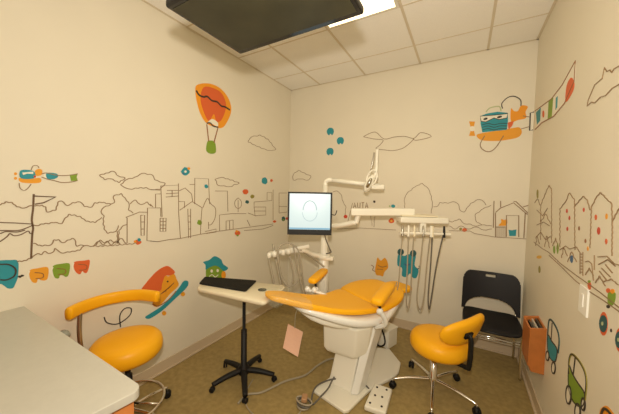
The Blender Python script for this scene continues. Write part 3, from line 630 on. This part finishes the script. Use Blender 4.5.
MB().tube([V((.10, -2.455, AZ-.02)), V((.115, -2.465, .62)), V((.14, -2.45, .48)), V((.22, -2.38, .455)), V((.29, -2.32, .46))], .013, 10).build('arm_post', STEELG, t, smooth=True)
kb = MB().lathe([(.004, -.03), (.022, -.026), (.026, 0), (.022, .026), (.004, .03)], (.09, -2.53, .65), 16, M=Matrix.Rotation(math.pi/2, 4, 'Y')); kb.build('adjusting_knob', mat('clear_grey_knob', (.35, .38, .33), .2), t, smooth=True)

# ------------------------------------------------------------------ black-padded table on caster stand
hc = V((.655, -1.59, 0))
t = thing('adjustable_table', 'white tray table with black pad on black five-star stand', 'table', (hc.x, hc.y, 0))
star_base((hc.x, hc.y), 5, math.radians(-44), .25, t, BLACK, BLACK, lw=.027, zin=.09, zout=.055, q=.8)
MB().lathe([(.02, .05), (.042, .06), (.042, .115), (.024, .13), (.024, .42), (.013, .422), (.013, .71)], hc, 20).build('column', BLACK, t, smooth=True)
ztab = .742
def quad_board(corners, z0, z1, n=6, rr=.05):
    pts = []; m_ = len(corners)
    for i in range(m_):
        p = V((*corners[i], 0)); a_ = (V((*corners[i-1], 0))-p).normalized(); c_ = (V((*corners[(i+1) % m_], 0))-p).normalized()
        for k in range(n+1):
            tq = k/n; pts.append(((1-tq)**2)*(p+a_*rr)+2*tq*(1-tq)*p+(tq**2)*(p+c_*rr))
    rings = []
    for ins, z in ((.012, z0), (.0, z0+.01), (0, z1-.006), (.006, z1)):
        cc = sum((V(q) for q in pts), V((0, 0, 0)))/len(pts)
        rings.append([V((q.x, q.y, 0))+(cc-q).normalized()*ins+V((0, 0, z)) for q in pts])
    return MB().rings(rings)
TC = [(.295, -1.76), (.115, -1.52), (.87, -1.31), (.945, -1.69)]
quad_board(TC, ztab-.03, ztab, rr=.045).build('table_top', IVORY, t, smooth=True)
for p_ in t.children[-1].data.polygons: pass
quad_board([(.235, -1.69), (.125, -1.54), (.59, -1.365), (.692, -1.61)], ztab-.001, ztab+.010, rr=.02).build('pad', MATTEB, t)
hq = MB().lathe([(.002, 0), (.03, 0), (.03, .0025), (.002, .0025)], (.765, -1.50, ztab+.0002), 24, 1.2, 1.1); hq.build('hand_hole_shade', BLACK, t)  # no opening cut: flat black disc paints the shade inside a hand hole
MB().box((-.08, -.08, ztab-.045), (.08, .08, ztab-.029), rotz(.2, hc)).build('support_plate', BLACK, t, bevel=.003)

# ------------------------------------------------------------------ dental chair
A_ = V((.454, .891, 0)); N_ = V((.891, -.454, 0))
def ch(a, n, z): return A_*a+N_*n+V((0, 0, z))
def section(a, nl, nr, z, th, dish=.012, m_=20, tiltz=0):
    cx, hw = (nl+nr)/2, (nr-nl)/2; ring = []
    for k in range(m_):
        q = k*math.tau/m_; c_ = math.copysign(abs(math.cos(q))**.42, math.cos(q)); s_ = math.copysign(abs(math.sin(q))**.5, math.sin(q))
        zz = z-th/2+s_*th/2
        if s_ > 0: zz += dish*(abs(c_)**2-.6)
        ring.append(ch(a, cx+hw*c_, zz+tiltz*c_))
    return ring
t = thing('dental_chair', 'reclined yellow dental patient chair with white base in room centre', 'dental chair', tuple(ch(-.55, 1.62, 0)))
b = MB(); b.rings([section(*q) for q in ((-1.05, 1.55, 1.62, .795, .03), (-1.03, 1.51, 1.66, .798, .045), (-.92, 1.495, 1.73, .775, .055), (-.80, 1.505, 1.80, .742, .06), (-.68, 1.53, 1.855, .708, .052), (-.56, 1.53, 1.90, .683, .052), (-.44, 1.50, 1.93, .665, .052), (-.30, 1.445, 1.95, .656, .055), (-.21, 1.42, 1.955, .650, .06))])
b.build('seat_cushion', YEL, t, smooth=True, sub=1)
b = MB(); b.rings([section(*q) for q in ((-.25, 1.43, 1.95, .650, .05, .004), (-.20, 1.41, 1.96, .654, .065, .006), (-.08, 1.37, 1.955, .664, .07, .006), (.04, 1.38, 1.93, .676, .07, .006), (.15, 1.45, 1.87, .686, .065, .006), (.20, 1.51, 1.81, .685, .045, .004))])
b.build('back_cushion', YEL, t, smooth=True, sub=1)
b = MB(); b.rings([section(*q) for q in ((.22, 1.60, 1.76, .655, .03, .01), (.24, 1.56, 1.80, .66, .05, .01), (.31, 1.55, 1.81, .66, .055, .012), (.37, 1.57, 1.79, .66, .05, .01), (.39, 1.61, 1.75, .655, .03, .0))])
b.build('headrest', YEL, t, smooth=True, sub=1)
MB().tube([ch(.10, 1.68, .63), ch(.20, 1.68, .62), ch(.28, 1.68, .63)], .018).build('headrest_bar', STEELG, t, smooth=True)
# white moulded underside
b = MB(); b.rings([section(*q) for q in ((-.88, 1.50, 1.75, .715, .03, 0), (-.80, 1.49, 1.81, .703, .05, 0), (-.70, 1.505, 1.875, .675, .065, 0), (-.56, 1.51, 1.945, .635, .075, 0), (-.42, 1.48, 1.985, .603, .08, 0), (-.27, 1.41, 1.99, .598, .085, 0), (-.15, 1.37, 1.965, .605, .07, 0), (-.02, 1.40, 1.93, .622, .04, 0))])
b.build('underside_shell', SHELL, t, smooth=True, sub=1)
b = MB(); b.rings([section(*q) for q in ((-.80, 1.53, 1.74, .65, .05, 0), (-.60, 1.54, 1.85, .575, .07, 0), (-.35, 1.48, 1.91, .535, .07, 0), (-.10, 1.47, 1.89, .55, .06, 0), (.08, 1.5, 1.8, .60, .05, 0))])
b.build('seat_pan', WHITE, t, smooth=True, sub=1)
MB().tube([(1.69, -.84, .62), (1.68, -.95, .59), (1.64, -1.12, .53)], .024, 12, flat=1.5).build('back_hinge', SHELL, t, smooth=True)
# pump cover, pedestal, base plate
def wq(z, *pp): return [V((x, y, z)) for x, y in pp]
b = MB(); b.rings([wq(.25, (1.235, -1.25), (1.46, -1.245), (1.53, -1.17), (1.54, -.92), (1.30, -.90)), wq(.30, (1.215, -1.28), (1.48, -1.27), (1.555, -1.18), (1.57, -.90), (1.28, -.88)), wq(.52, (1.22, -1.31), (1.50, -1.29), (1.58, -1.18), (1.60, -.88), (1.28, -.86))])
b.build('pump_cover', WHITE, t, bevel=.018, seg=3)
b = MB(); b.rings([wq(.02, (1.26, -1.28), (1.47, -1.30), (1.53, -.98), (1.40, -.80)), wq(.06, (1.27, -1.26), (1.47, -1.28), (1.53, -.98), (1.40, -.80)), wq(.30, (1.29, -1.17), (1.49, -1.20), (1.54, -.98), (1.40, -.82)), wq(.50, (1.33, -1.12), (1.50, -1.15), (1.55, -.95), (1.42, -.84))])
b.build('pedestal', WHITE, t, bevel=.012, seg=3)
b = MB(); b.rings([wq(.03, (1.475, -1.33), (1.525, -1.30), (1.55, -1.18), (1.50, -1.18)), wq(.28, (1.50, -1.22), (1.56, -1.19), (1.585, -1.06), (1.52, -1.06)), wq(.50, (1.53, -1.17), (1.60, -1.13), (1.63, -.98), (1.55, -.98))]); b.build('lift_arm', SHELL, t, bevel=.008)
bp_ = [(1.205, -1.42), (1.49, -1.485), (1.515, -1.46), (1.575, -1.21), (1.60, -1.14), (1.70, -.96), (1.73, -.86), (1.72, -.72), (1.58, -.55), (1.40, -.62), (1.30, -1.05)]
b = MB(); b.rings([[V((x, y, z)) for x, y in bp_] for z in (0, .026)]); b.build('base_plate', WHITE, t, bevel=.008, seg=3)
# armrests
def armrest(p0, p1, r, brk):
    d = (V(p1)-V(p0)); L = d.length; d.normalize(); s_ = d.cross(V((0, 0, 1))).normalized(); u_ = s_.cross(d)
    rings = []
    for f, k in ((0, .5), (.03, .85), (.1, 1), (.5, 1.04), (.9, 1), (.97, .85), (1, .5)):
        c = V(p0)+d*L*f; rings.append([c+s_*r*k*math.copysign(abs(math.cos(q))**.75, math.cos(q))+u_*r*.62*k*math.copysign(abs(math.sin(q))**.75, math.sin(q)) for q in [j*math.tau/18 for j in range(18)]])
    o = MB().rings(rings).build('armrest', YEL, t, smooth=True, sub=1)
    MB().tube(brk, .017, 10).build('armrest_bracket', SHELL, o, smooth=True)
    c = V(brk[0]); MB().lathe([(.003, -.02), (.02, -.018), (.024, 0), (.02, .018), (.003, .02)], c, 16, M=Matrix.Rotation(math.pi/2, 4, 'X')).build('pivot_cap', SHELL, o, smooth=True)
    MB().tube([brk[0], (V(p0)+d*.09)], .011, 8, False).build('arm_stem', BLACK, o, smooth=True)
armrest((1.645, -1.33, .77), (1.65, -.92, .785), .050, [(1.655, -1.25, .685), (1.685, -1.22, .625), (1.68, -1.19, .565), (1.60, -1.15, .505)])
armrest((1.035, -1.17, .765), (.99, -.82, .775), .045, [(1.045, -1.10, .68), (1.06, -1.04, .63), (1.13, -1.0, .57), (1.28, -1.02, .56)])
b = MB()
for x, y in ((1.015, -1.20), (1.075, -1.19)): b.lathe([(.003, -.024), (.019, -.022), (.023, 0), (.019, .022), (.003, .024)], (x, y, .705), 16, M=Matrix.Rotation(.5, 4, 'Y'))
b.build('arm_knob', SHELL, t, smooth=True)
MB().tube([(1.015, -1.20, .695), (1.09, -1.18, .69), (1.17, -1.12, .655), (1.24, -1.06, .62)], .012, 8).build('knob_bar', SHELL, t, smooth=True)
# tube arm that carries the equipment column
MB().tube([(1.36, -.98, .42), (1.22, -.96, .40), (1.08, -.90, .36), (.96, -.78, .34), (.94, -.75, .34)], .03, 12).build('column_support', STEELG, t, smooth=True)

# ------------------------------------------------------------------ film and paper at toe end
b = MB(); L1 = [ch(-.80+k*.0, 0, 0) for k in range(0)]
rings = []
for k in range(7):
    a_ = -1.07+k*.045; z_ = .800-max(0, k-2)*.0115; lft = 1.50-.003*k-.01; rgt = 1.655+.026*k+.012
    n_ = 12; top = []
    for j in range(n_+1):
        f = j/n_; top.append(ch(a_, lft+(rgt-lft)*f, z_+.012+.004*math.sin(k*2.1+j*1.7)-(.03 if j == 0 else 0)-(.07+.02*math.sin(k*1.9) if j == n_ else 0)))
    rings.append(top)
bm_ = b.bm; vr = [[bm_.verts.new(p) for p in r] for r in rings]
for r1, r2 in zip(vr, vr[1:]):
    for j in range(len(r1)-1): b._f([r1[j], r1[j+1], r2[j+1], r2[j]])
o = b.build('plastic_sheet', FILM, smooth=True); so = o.modifiers.new('solid', 'SOLIDIFY'); so.thickness = .0008
solo(o, 'clear plastic sheet draped over the toe end of the dental chair', 'plastic sheet')
pc = [V((.972, -1.427, .483)), V((1.079, -1.369, .421)), V((1.052, -1.396, .22)), V((.945, -1.454, .29))]
b = MB(); nn_ = (pc[1]-pc[0]).cross(pc[3]-pc[0]).normalized(); rings = []
for k in range(7):
    f = k/6; p0 = pc[0].lerp(pc[3], f); p1 = pc[1].lerp(pc[2], f); bulge = nn_*(.01*math.sin(f*math.pi))
    rings.append([p0+bulge, (p0+p1)/2+bulge*1.8, p1+bulge, p1+bulge+nn_*.0015, (p0+p1)/2+bulge*1.8+nn_*.0015, p0+bulge+nn_*.0015])
t = thing('paper_bag', 'peach paper bag hanging below the toe end of the dental chair', 'paper bag', (1.01, -1.41, .22))
b.rings(rings); b.build('paper_sheet', PEACH, t)
MB().tube([(1.02, -1.40, .45), (1.03, -1.41, .56), (1.06, -1.42, .64), (1.08, -1.42, .655)], .003, 6).build('hanging_string', HOSE, t)

# ------------------------------------------------------------------ equipment column with monitor, light and arms
pc_ = V((.94, -.75, 0))
t = thing('equipment_column', 'white vertical post behind the chair carrying monitor and arms', 'equipment post', (pc_.x, pc_.y, .3))
MB().lathe([(.02, .30), (.05, .305), (.052, .62), (.05, .86), (.036, .88), (.034, 1.18), (.024, 1.19), (.023, 1.62)], pc_, 24).build('post', WHITE, t, smooth=True)
MB().lathe([(.035, .86), (.064, .865), (.066, .90), (.06, .915), (.035, .92)], pc_, 24).build('collar', WHITE, t, smooth=True)
MB().lathe([(.03, 1.17), (.044, 1.175), (.044, 1.235), (.03, 1.24)], pc_, 24).build('collar', WHITE, t, smooth=True)
t = thing('dental_light', 'white dental lamp on horizontal arm above the monitor', 'dental light', (1.42, -.68, 1.5))
z0 = 1.64
b = MB(); b.tube([(pc_.x, pc_.y, 1.60), (pc_.x, pc_.y, z0), (pc_.x+.025, pc_.y+.006, z0+.022), (pc_.x+.06, pc_.y+.018, z0+.025)], .022, 14); b.tube([(pc_.x+.05, pc_.y+.015, z0+.025), (1.455, -.62, 1.612)], .021, 14, False); b.build('arm', WHITE, t, smooth=True)
lc = V((1.385, -.70, 1.635))
b = MB(); b.tube([lc+V((.055, 0, .31)), lc+V((.052, 0, .2)), lc+V((.05, 0, .1)), lc+V((.02, 0, .03))], lambda f: .013+.004*f, 10); b.build('yoke', WHITE, t, smooth=True)
MB().tube([lc+V((.032, -.015, .28)), lc+V((.022, -.02, .2)), lc+V((.006, -.02, .12))], .008, 8).build('handle', STEELG, t, smooth=True)
MB().tube([lc+Matrix.Rotation(.35, 3, 'Y') @ V((.045*math.cos(q*math.tau/14), -.02, .05+.075*math.sin(q*math.tau/14))) for q in range(14)], .008, 8, closed=True).build('guard_ring', WHITE, t, smooth=True)
Ml = Matrix.Rotation(.45, 4, 'Y')
MB().lathe([(.004, -.085), (.022, -.08), (.036, -.04), (.04, 0), (.034, .05), (.018, .085), (.003, .09)], lc+V((-.01, -.01, -.005)), 20, .9, 1.1, M=Ml).build('lamp_head', WHITE, t, smooth=True)
MB().lathe([(.002, -.05), (.014, -.045), (.02, 0), (.012, .045), (.002, .05)], lc+V((.0, -.042, 0)), 16, M=Ml).build('lens', STEELG, t, smooth=True)
MB().box((-.05, -.02, -.022), (.07, .02, .022), Matrix.Translation(lc+V((.05, .03, -.035))) @ Matrix.Rotation(.45, 4, 'Z')).build('joint', WHITE, t, bevel=.01)

# monitor facing the viewer's side
mc = CAM+2.34*(fw+rt*(.3/FPX)-up*(6.5/FPX)); mc = V(mc)
mn = V((.4975, -.8658, .03)).normalized(); mr = V((0, 0, 1)).cross(mn).normalized(); mu = mn.cross(mr)
MM = Matrix((mr, mn, mu)).transposed().to_4x4(); MM.translation = mc
t = thing('monitor', 'black-framed flat monitor showing a pale dental x-ray', 'monitor', tuple(mc-mu*.18))
mw, mh = .192, .186
f = MB()
for lo, hi in (((-mw, -.02, -mh), (mw, .012, -mh+.046)), ((-mw, -.02, mh-.014), (mw, .012, mh)), ((-mw, -.02, -mh+.046), (-mw+.014, .012, mh-.014)), ((mw-.014, -.02, -mh+.046), (mw, .012, mh-.014))): f.box(lo, hi, MM)
f.build('bezel', BLACK, t, bevel=.002)
sn = MB().box((-mw+.0145, -.004, -mh+.0465), (mw-.0145, .006, mh-.0145), MM).build('screen', SCREENM, t)
x = MB()
for s_ in (1, -1):
    pts = []
    for k in range(17):
        q = math.pi*k/16; pts.append(MM @ V((.062*math.cos(q), .0065, s_*(.085*math.sin(q))+.03 if s_ > 0 else -.075*math.sin(q)+.012)))
    x.tube(pts, .020 if s_ > 0 else .012, 6, flat=.06)
x.build('xray_image', XRAY, sn)
bar = MB(); bar.box((-mw+.016, .0055, -mh+.048), (mw-.016, .0068, -mh+.062), MM); bar.build('toolbar', XRAYB, sn)
MB().box((-mw+.02, -.045, -mh+.02), (mw-.02, -.021, mh-.02), MM).build('rear_casing', BLACK, t, bevel=.012)
MB().tube([MM @ V((0, -.04, 0)), MM @ V((.02, -.10, -.01)), V((.97, -.80, 1.30)), V((.94, -.76, 1.30))], .016, 10).build('mounting_arm', WHITE, t, smooth=True)
MB().tube([MM @ V((mw-.01, -.02, .0)), MM @ V((mw+.03, -.02, -.01)), MM @ V((mw+.045, -.02, .03)), ], .004, 8).build('side_hook', BLACK, t, smooth=True)
MB().tube([MM @ V((.13, -.04, -.15)), (1.02, -.88, 1.10), (1.05, -.84, .99), (1.03, -.78, .95), (.98, -.78, .93)], .006, 8).build('cable', DHOSE, t, smooth=True)

# ------------------------------------------------------------------ delivery arm + handpiece head
t = thing('delivery_unit', 'white handpiece tray on jointed arm with hanging hoses in front of back wall', 'delivery unit', (1.84, -.55, 1.15))
MB().tube([(.97, -.75, 1.205), (1.12, -.79, 1.225), (1.29, -.80, 1.27)], .024, 12).build('lower_arm', WHITE, t, smooth=True)
MB().tube([(1.29, -.80, 1.26), (1.30, -.795, 1.31), (1.315, -.79, 1.37)], .024, 12).build('elbow', WHITE, t, smooth=True)
ua0, ua1 = V((1.27, -.83, 1.366)), V((1.76, -.58, 1.378)); dd = (ua1-ua0).normalized(); M2 = Matrix.Translation(ua0) @ Matrix.Rotation(math.atan2(dd.y, dd.x), 4, 'Z') @ Matrix.Rotation(-math.asin(dd.z), 4, 'Y')
MB().box((-.02, -.03, -.033), ((ua1-ua0).length, .03, .033), M2).build('upper_arm', WHITE, t, bevel=.008)
hd = V((1.822, -.556, 1.308)); hr = V((.8664, .42, 0)).normalized(); hr = V((.90, .436, 0)).normalized(); MH = Matrix.Translation(hd) @ Matrix.Rotation(math.atan2(hr.y, hr.x), 4, 'Z') @ Matrix.Diagonal((.93, 1, 1, 1))
MB().box((-.225, -.10, -.022), (.215, .07, .03), MH).build('head', WHITE, t, bevel=.01, seg=3)
MB().box((-.21, -.09, .032), (.12, .08, .046), MH).build('tray', IVORY, t, bevel=.004)
MB().box((-.04, -.09, -.10), (.015, -.04, -.02), MH).build('bracket', WHITE, t, bevel=.006)
MB().box((-.225, -.11, -.118), (.235, -.055, -.098), MH).build('holder_bar', WHITE, t, bevel=.005)
ks = [-.205, -.15, -.095, -.015, .057, .07, .175]
for i, k in enumerate(ks):
    p = MH @ V((k, -.10, -.075))
    hpz = MB(); q0 = MH @ V((k+.004, -.085, -.045)); q1 = MH @ V((k, -.105, -.14)); hpz.tube([q0, p, q1], lambda f: .008+.003*f, 10); hpz.build('handpiece', [STEELG, IVORY, WHITE][(i*2) % 3] if i != 6 else BLACK, t, smooth=True)
def hose_loop(xs, zb, y0_, y1_, mm, rad=.0052):      # (k start, k low left, k low, k low right, k end), depth of the lowest point
    k0, kl, kb_, kr, k1 = xs
    L = [MH @ V((k0, -.10, -.12)), MH @ V(((k0+kl)/2, -.10, -.12-(zb-.12)*.4)), MH @ V((kl, -.09, -.12-(zb-.12)*.82)), MH @ V((kb_, -.08, -zb)), MH @ V((kr, -.07, -.12-(zb-.12)*.82)), MH @ V(((kr*.6+k1*.4), -.075, -.12-(zb-.12)*.4)), MH @ V((k1, -.085, -.12))]
    MB().tube(L, rad, 8).build('hose', mm, t, smooth=True)
hose_loop((-.15, -.145, -.125, -.10, -.095), .79, 0, 0, HOSE)
hose_loop((-.015, -.045, -.005, .028, .057), .80, 0, 0, HOSE)
hose_loop((.07, .06, .078, .10, .175), .79, 0, 0, DHOSE, .0058)
MB().tube([MH @ V((-.205, -.10, -.12)), MH @ V((-.215, -.10, -.35)), MH @ V((-.225, -.09, -.6)), MH @ V((-.24, -.02, -.72)), MH @ V((-.20, .05, -.6))], .0045, 8).build('hose', HOSE, t, smooth=True)

# ------------------------------------------------------------------ assistant arm with suction hoses
t = thing('suction_unit', 'white suction holder arm with looping hoses left of the post', 'suction unit', (.62, -1.15, .5))
MB().tube([(.93, -.76, .89), (.86, -.88, .93), (.83, -1.0, .985), (.72, -1.10, .975)], .024, 12).build('arm', WHITE, t, smooth=True)
e0, e1 = V((.585, -1.215, .955)), V((.90, -.985, 1.035)); dd = (e1-e0).normalized(); M3 = Matrix.Translation(e0) @ Matrix.Rotation(math.atan2(dd.y, dd.x), 4, 'Z') @ Matrix.Rotation(-math.asin(dd.z), 4, 'Y')
MB().box((0, -.022, -.016), ((e1-e0).length, .022, .016), M3).build('holder_bar', WHITE, t, bevel=.006)
for k, zz in ((.02, .03), (.07, .05), (.15, .03), (.2, .03)):
    MB().lathe([(.012, -.03), (.020, -.028), (.020, .02), (.012, .022)], M3 @ V((k, -.035, 0)), 14).build('holder_cup', WHITE, t, smooth=True)
for i, (k0, k1, dep, mm) in enumerate(((.01, .07, .48, HOSE), (.09, .20, .33, HOSE), (.25, .28, .62, HOSE))):
    L = [M3 @ V((k0, -.035, .03)), M3 @ V((k0, -.04, -.12)), M3 @ V((k0+.005, -.05, -dep*.75)), M3 @ V(((k0+k1)/2, -.05, -dep)), M3 @ V((k1, -.045, -dep*.7)), M3 @ V((k1, -.04, -.05))]
    MB().tube(L, (.010, .0085, .007)[i], 8).build('suction_hose', mm, t, smooth=True)
MB().box((-.03, -.06, .865), (.10, .02, .90), Matrix.Translation((pc_.x, pc_.y, 0)) @ Matrix.Rotation(.35, 4, 'Z')).build('shelf_bracket', WHITE, t, bevel=.008)
MB().tube([M3 @ V((.07, -.035, .09)), M3 @ V((.07, -.035, -.10))], .009, 10, False).build('suction_tip', STEELG, t, smooth=True)
MB().tube([M3 @ V((.10, -.04, -.03)), M3 @ V((.12, -.03, .05)), M3 @ V((.20, -.02, .075)), M3 @ V((.27, -.02, .02)), (.90, -.87, .88), (.97, -.80, .80)], .009, 8).build('supply_hose', HOSE, t, smooth=True)
MB().tube([M3 @ V((.10, -.04, -.03)), M3 @ V((.09, -.05, -.2)), M3 @ V((.16, -.05, -.33)), M3 @ V((.28, -.05, -.22)), M3 @ V((.29, -.04, -.02)), M3 @ V((.24, -.03, .05))], .007, 8).build('supply_hose', HOSE, t, smooth=True)

# ------------------------------------------------------------------ foot control, cords, junction box
t = thing('foot_control', 'white square foot pedal with black screws and looping dark cord beside the chair base', 'foot pedal', (1.66, -1.24, 0))
fc = [(1.60, -1.385), (1.75, -1.37), (1.735, -1.11), (1.595, -1.115)]
b = MB(); b.rings([[V((x, y, z)) for x, y in fc] for z in (.003, .042)]); b.build('housing', WHITE, t, bevel=.012, seg=3)
for (x, y) in ((1.63, -1.34), (1.71, -1.33), (1.64, -1.25), (1.70, -1.15), (1.63, -1.16), (1.69, -1.24)):
    MB().lathe([(.002, .0), (.008, 0), (.008, .003), (.002, .003)], (x, y, .0422), 12).build('screw', BLACK, t)
def cord(name, pts, r, M, label, cat='cord'):
    solo(MB().tube(pts, r, 8).build(name, M, smooth=True), label, cat)
MB().tube([(1.575, -1.19, .03), (1.50, -1.17, .045), (1.42, -1.24, .05), (1.33, -1.26, .06), (1.25, -1.33, .045), (1.225, -1.42, .045), (1.235, -1.49, .012), (1.27, -1.53, .012), (1.30, -1.46, .04), (1.315, -1.38, .05), (1.32, -1.33, .075), (1.33, -1.30, .10)], .006, 8).build('cord', DHOSE, t, smooth=True)
cord('floor_hose', [(.80, -1.80, .008), (.80, -1.70, .008), (.877, -1.626, .008), (.958, -1.437, .008), (1.059, -1.291, .008), (1.09, -1.118, .008), (1.15, -.98, .012), (1.28, -.90, .012)], .0075, HOSE, 'grey hose lying on the floor beneath the chair toe', 'hose')
cord('floor_cable', [(.72, -1.55, .006), (.78, -1.70, .006), (.88, -1.79, .006), (1.02, -1.82, .006), (1.14, -1.80, .006), (1.22, -1.66, .006), (1.21, -1.55, .006)], .004, HOSE, 'thin cable curving over floor at bottom edge near the stand', 'cable')
t = thing('cord_bundle', 'tangled hoses with brown plug on floor before the chair base', 'cord bundle', (1.22, -1.56, 0))
for k in range(3):
    MB().tube([V((1.215, -1.565, .012+.014*k))+V(((.045+.008*k)*math.cos(q*.7854+k), (.05-.008*k)*math.sin(q*.7854+k), 0)) for q in range(8)], .006, 8, closed=True).build('coil', [HOSE, DHOSE, HOSE][k], t, smooth=True)
MB().box((-.02, -.03, 0), (.02, .03, .03), rotz(.4, (1.215, -1.56, .04))).build('plug', mat('brown_plug', (.50, .28, .14), .5), t, bevel=.006)
t = thing('junction_box', 'white utility box with black cable on floor behind the chair base', 'utility box', (1.50, -.43, 0))
jb = rotz(-.35, (1.505, -.43, 0))
MB().box((-.09, -.08, 0), (.09, .08, .17), jb).build('box', WHITE, t, bevel=.008)
MB().box((-.095, -.085, .17), (.095, .085, .19), jb).build('lid', WHITE, t, bevel=.006)
MB().tube([jb @ V((-.05, -.05, .19)), jb @ V((-.04, -.10, .23)), jb @ V((.05, -.13, .2)), jb @ V((.08, -.12, .08)), jb @ V((.02, -.12, .02)), jb @ V((-.06, -.11, .03))], .008, 8).build('cable', BLACK, t, smooth=True)

# ------------------------------------------------------------------ black visitor chair
cx0, cx1 = 2.17, 2.63; cm = (cx0+cx1)/2; hwid = (cx1-cx0)/2
t = thing('visitor_chair', 'black plastic visitor chair with chrome legs in the back right corner', 'chair', (cm, -.3, 0))
def chair_back():
    b = MB(); nu, nv = 24, 22; zb, zt = .455, .815
    def pt(u, v, off):
        z = zb+(zt-zb)*v; hw = hwid*(1-.02*v); x = cm+hw*u
        y = -.125+.05*(1-v)*-1+.02 + .0; y = -.115-.05*(1-v)-.035*(u*u)*-1*0-.03*(abs(u)**2)
        return V((x, y+off, z))
    def inside(u, v):
        # rounded top corners, arch opening at foot, grip slot at top
        if v > .72:
            du = max(0, abs(u)-.72)/.28; dv = (v-.72)/.28
            if du > 0 and du*du+dv*dv > 1: return False
        if v < .34 and abs(u) < .86 and (abs(u)/.86)**2.6+(v/.34)**2 < 1: return False
        if abs(v-.9) < .035 and abs(u) < .17: return False
        return True
    NU, NV = 72, 60; gridf = {}; gridb = {}
    cells = [(i, j) for i in range(NU) for j in range(NV) if inside((i+.5)/NU*2-1, (j+.5)/NV)]
    cs = set(cells)
    def gv(d, i, j, off):
        if (i, j) not in d: d[(i, j)] = b.bm.verts.new(pt(i/NU*2-1, j/NV, off))
        return d[(i, j)]
    for i, j in cells:
        b._f([gv(gridf, i, j, -.009), gv(gridf, i+1, j, -.009), gv(gridf, i+1, j+1, -.009), gv(gridf, i, j+1, -.009)])
        b._f([gv(gridb, i, j+1, .009), gv(gridb, i+1, j+1, .009), gv(gridb, i+1, j, .009), gv(gridb, i, j, .009)])
        for (di, dj), (a0, a1) in (((-1, 0), ((i, j), (i, j+1))), ((1, 0), ((i+1, j), (i+1, j+1))), ((0, -1), ((i, j), (i+1, j))), ((0, 1), ((i, j+1), (i+1, j+1)))):
            if (i+di, j+dj) not in cs: b._f([gv(gridf, *a0, -.009), gv(gridf, *a1, -.009), gv(gridb, *a1, .009), gv(gridb, *a0, .009)])
    bmesh.ops.smooth_vert(b.bm, verts=b.bm.verts, factor=.5, use_axis_x=True, use_axis_y=False, use_axis_z=True)
    bmesh.ops.smooth_vert(b.bm, verts=b.bm.verts, factor=.5, use_axis_x=True, use_axis_y=False, use_axis_z=True)
    return b
chair_back().build('backrest', CHARC, t, smooth=True)
b = MB(); rings = []
for y, z, hw, th in ((-.13, .455, .19, .02), (-.17, .447, .215, .024), (-.3, .438, .222, .026), (-.45, .442, .218, .026), (-.53, .438, .20, .026), (-.565, .42, .17, .018)):
    rings.append([V((cm+hw*math.copysign(abs(math.cos(q))**.4, math.cos(q)), y, z-th/2+th/2*math.copysign(abs(math.sin(q))**.6, math.sin(q))+.010*abs(math.cos(q))**2)) for q in [k*math.tau/20 for k in range(20)]])
b.rings(rings); b.build('seat', CHARC, t, smooth=True, sub=1)
for s_ in (-1, 1):
    x = cm+s_*.205
    MB().tube([(x, -.13, .60), (x, -.15, .43), (x, -.30, .415)], .011, 10).build('back_upright', CHROME, t, smooth=True)
    MB().tube([(x, -.50, .415), (x, -.485, .40), (x+s_*.006, -.435, .2), (x+s_*.012, -.40, .008)], .011, 10).build('leg', CHROME, t, smooth=True)
    MB().tube([(x, -.15, .415), (x, -.13, .39), (x+s_*.006, -.09, .2), (x+s_*.012, -.05, .008)], .011, 10).build('leg', CHROME, t, smooth=True)
    MB().tube([(x, -.50, .414), (x, -.15, .414)], .010, 8, False).build('side_rail', CHROME, t, smooth=True)
b = MB(); b.tube([(cm-.205, -.46, .34), (cm+.205, -.46, .34)], .006, 8, False); b.tube([(cm-.205, -.46, .32), (cm+.205, -.46, .32)], .005, 8, False); b.build('stretcher', CHROME, t, smooth=True)

# ------------------------------------------------------------------ magazine holder on right wall
t = thing('magazine_holder', 'orange wooden magazine holder on right wall beside the black chair', 'magazine holder', (W-.05, -.70, .32))
y0, y1, z0_, z1_ = -.85, -.62, .335, .635; xo = W-.088
b = MB(); 
b.rings([[V((x, yy, z)) for x, z in ((W, z0_), (xo+.02, z0_), (xo, z0_+.05), (xo, z1_-.0), (W, z1_+.02))] for yy in (y0, y0+.014)]); b.build('side_panel', BOXM, t, bevel=.002)
b = MB(); b.rings([[V((x, yy, z)) for x, z in ((W, z0_), (xo+.02, z0_), (xo, z0_+.05), (xo, z1_-.0), (W, z1_+.02))] for yy in (y1-.014, y1)]); b.build('side_panel', BOXM, t, bevel=.002)
MB().box((xo, y0+.014, z0_+.03), (xo+.012, y1-.014, z1_-.01)).build('front_panel', BOXM, t, bevel=.002)
MB().box((W-.01, y0+.014, z0_), (W, y1-.014, z1_+.015)).build('back_panel', BOXM, t)
MB().box((xo+.015, y0+.014, z0_), (W-.01, y1-.014, z0_+.012)).build('bottom_panel', BOXM, t)
for i, (x, c, h_, lb) in enumerate(((xo+.022, DARKP, .0, 'dark-covered magazine at the front of the orange holder'), (xo+.042, PAPER, .012, 'pale magazine in the middle of the orange holder'), (xo+.062, DARKP, .02, 'dark-covered magazine against the wall in the orange holder'))):
    o = MB().box((x, y0+.03, z0_+.013), (x+.010, y1-.03, z1_-.012+h_)).build('magazine', c, bevel=.001); solo(o, lb, 'magazine', 'magazines in the orange holder')
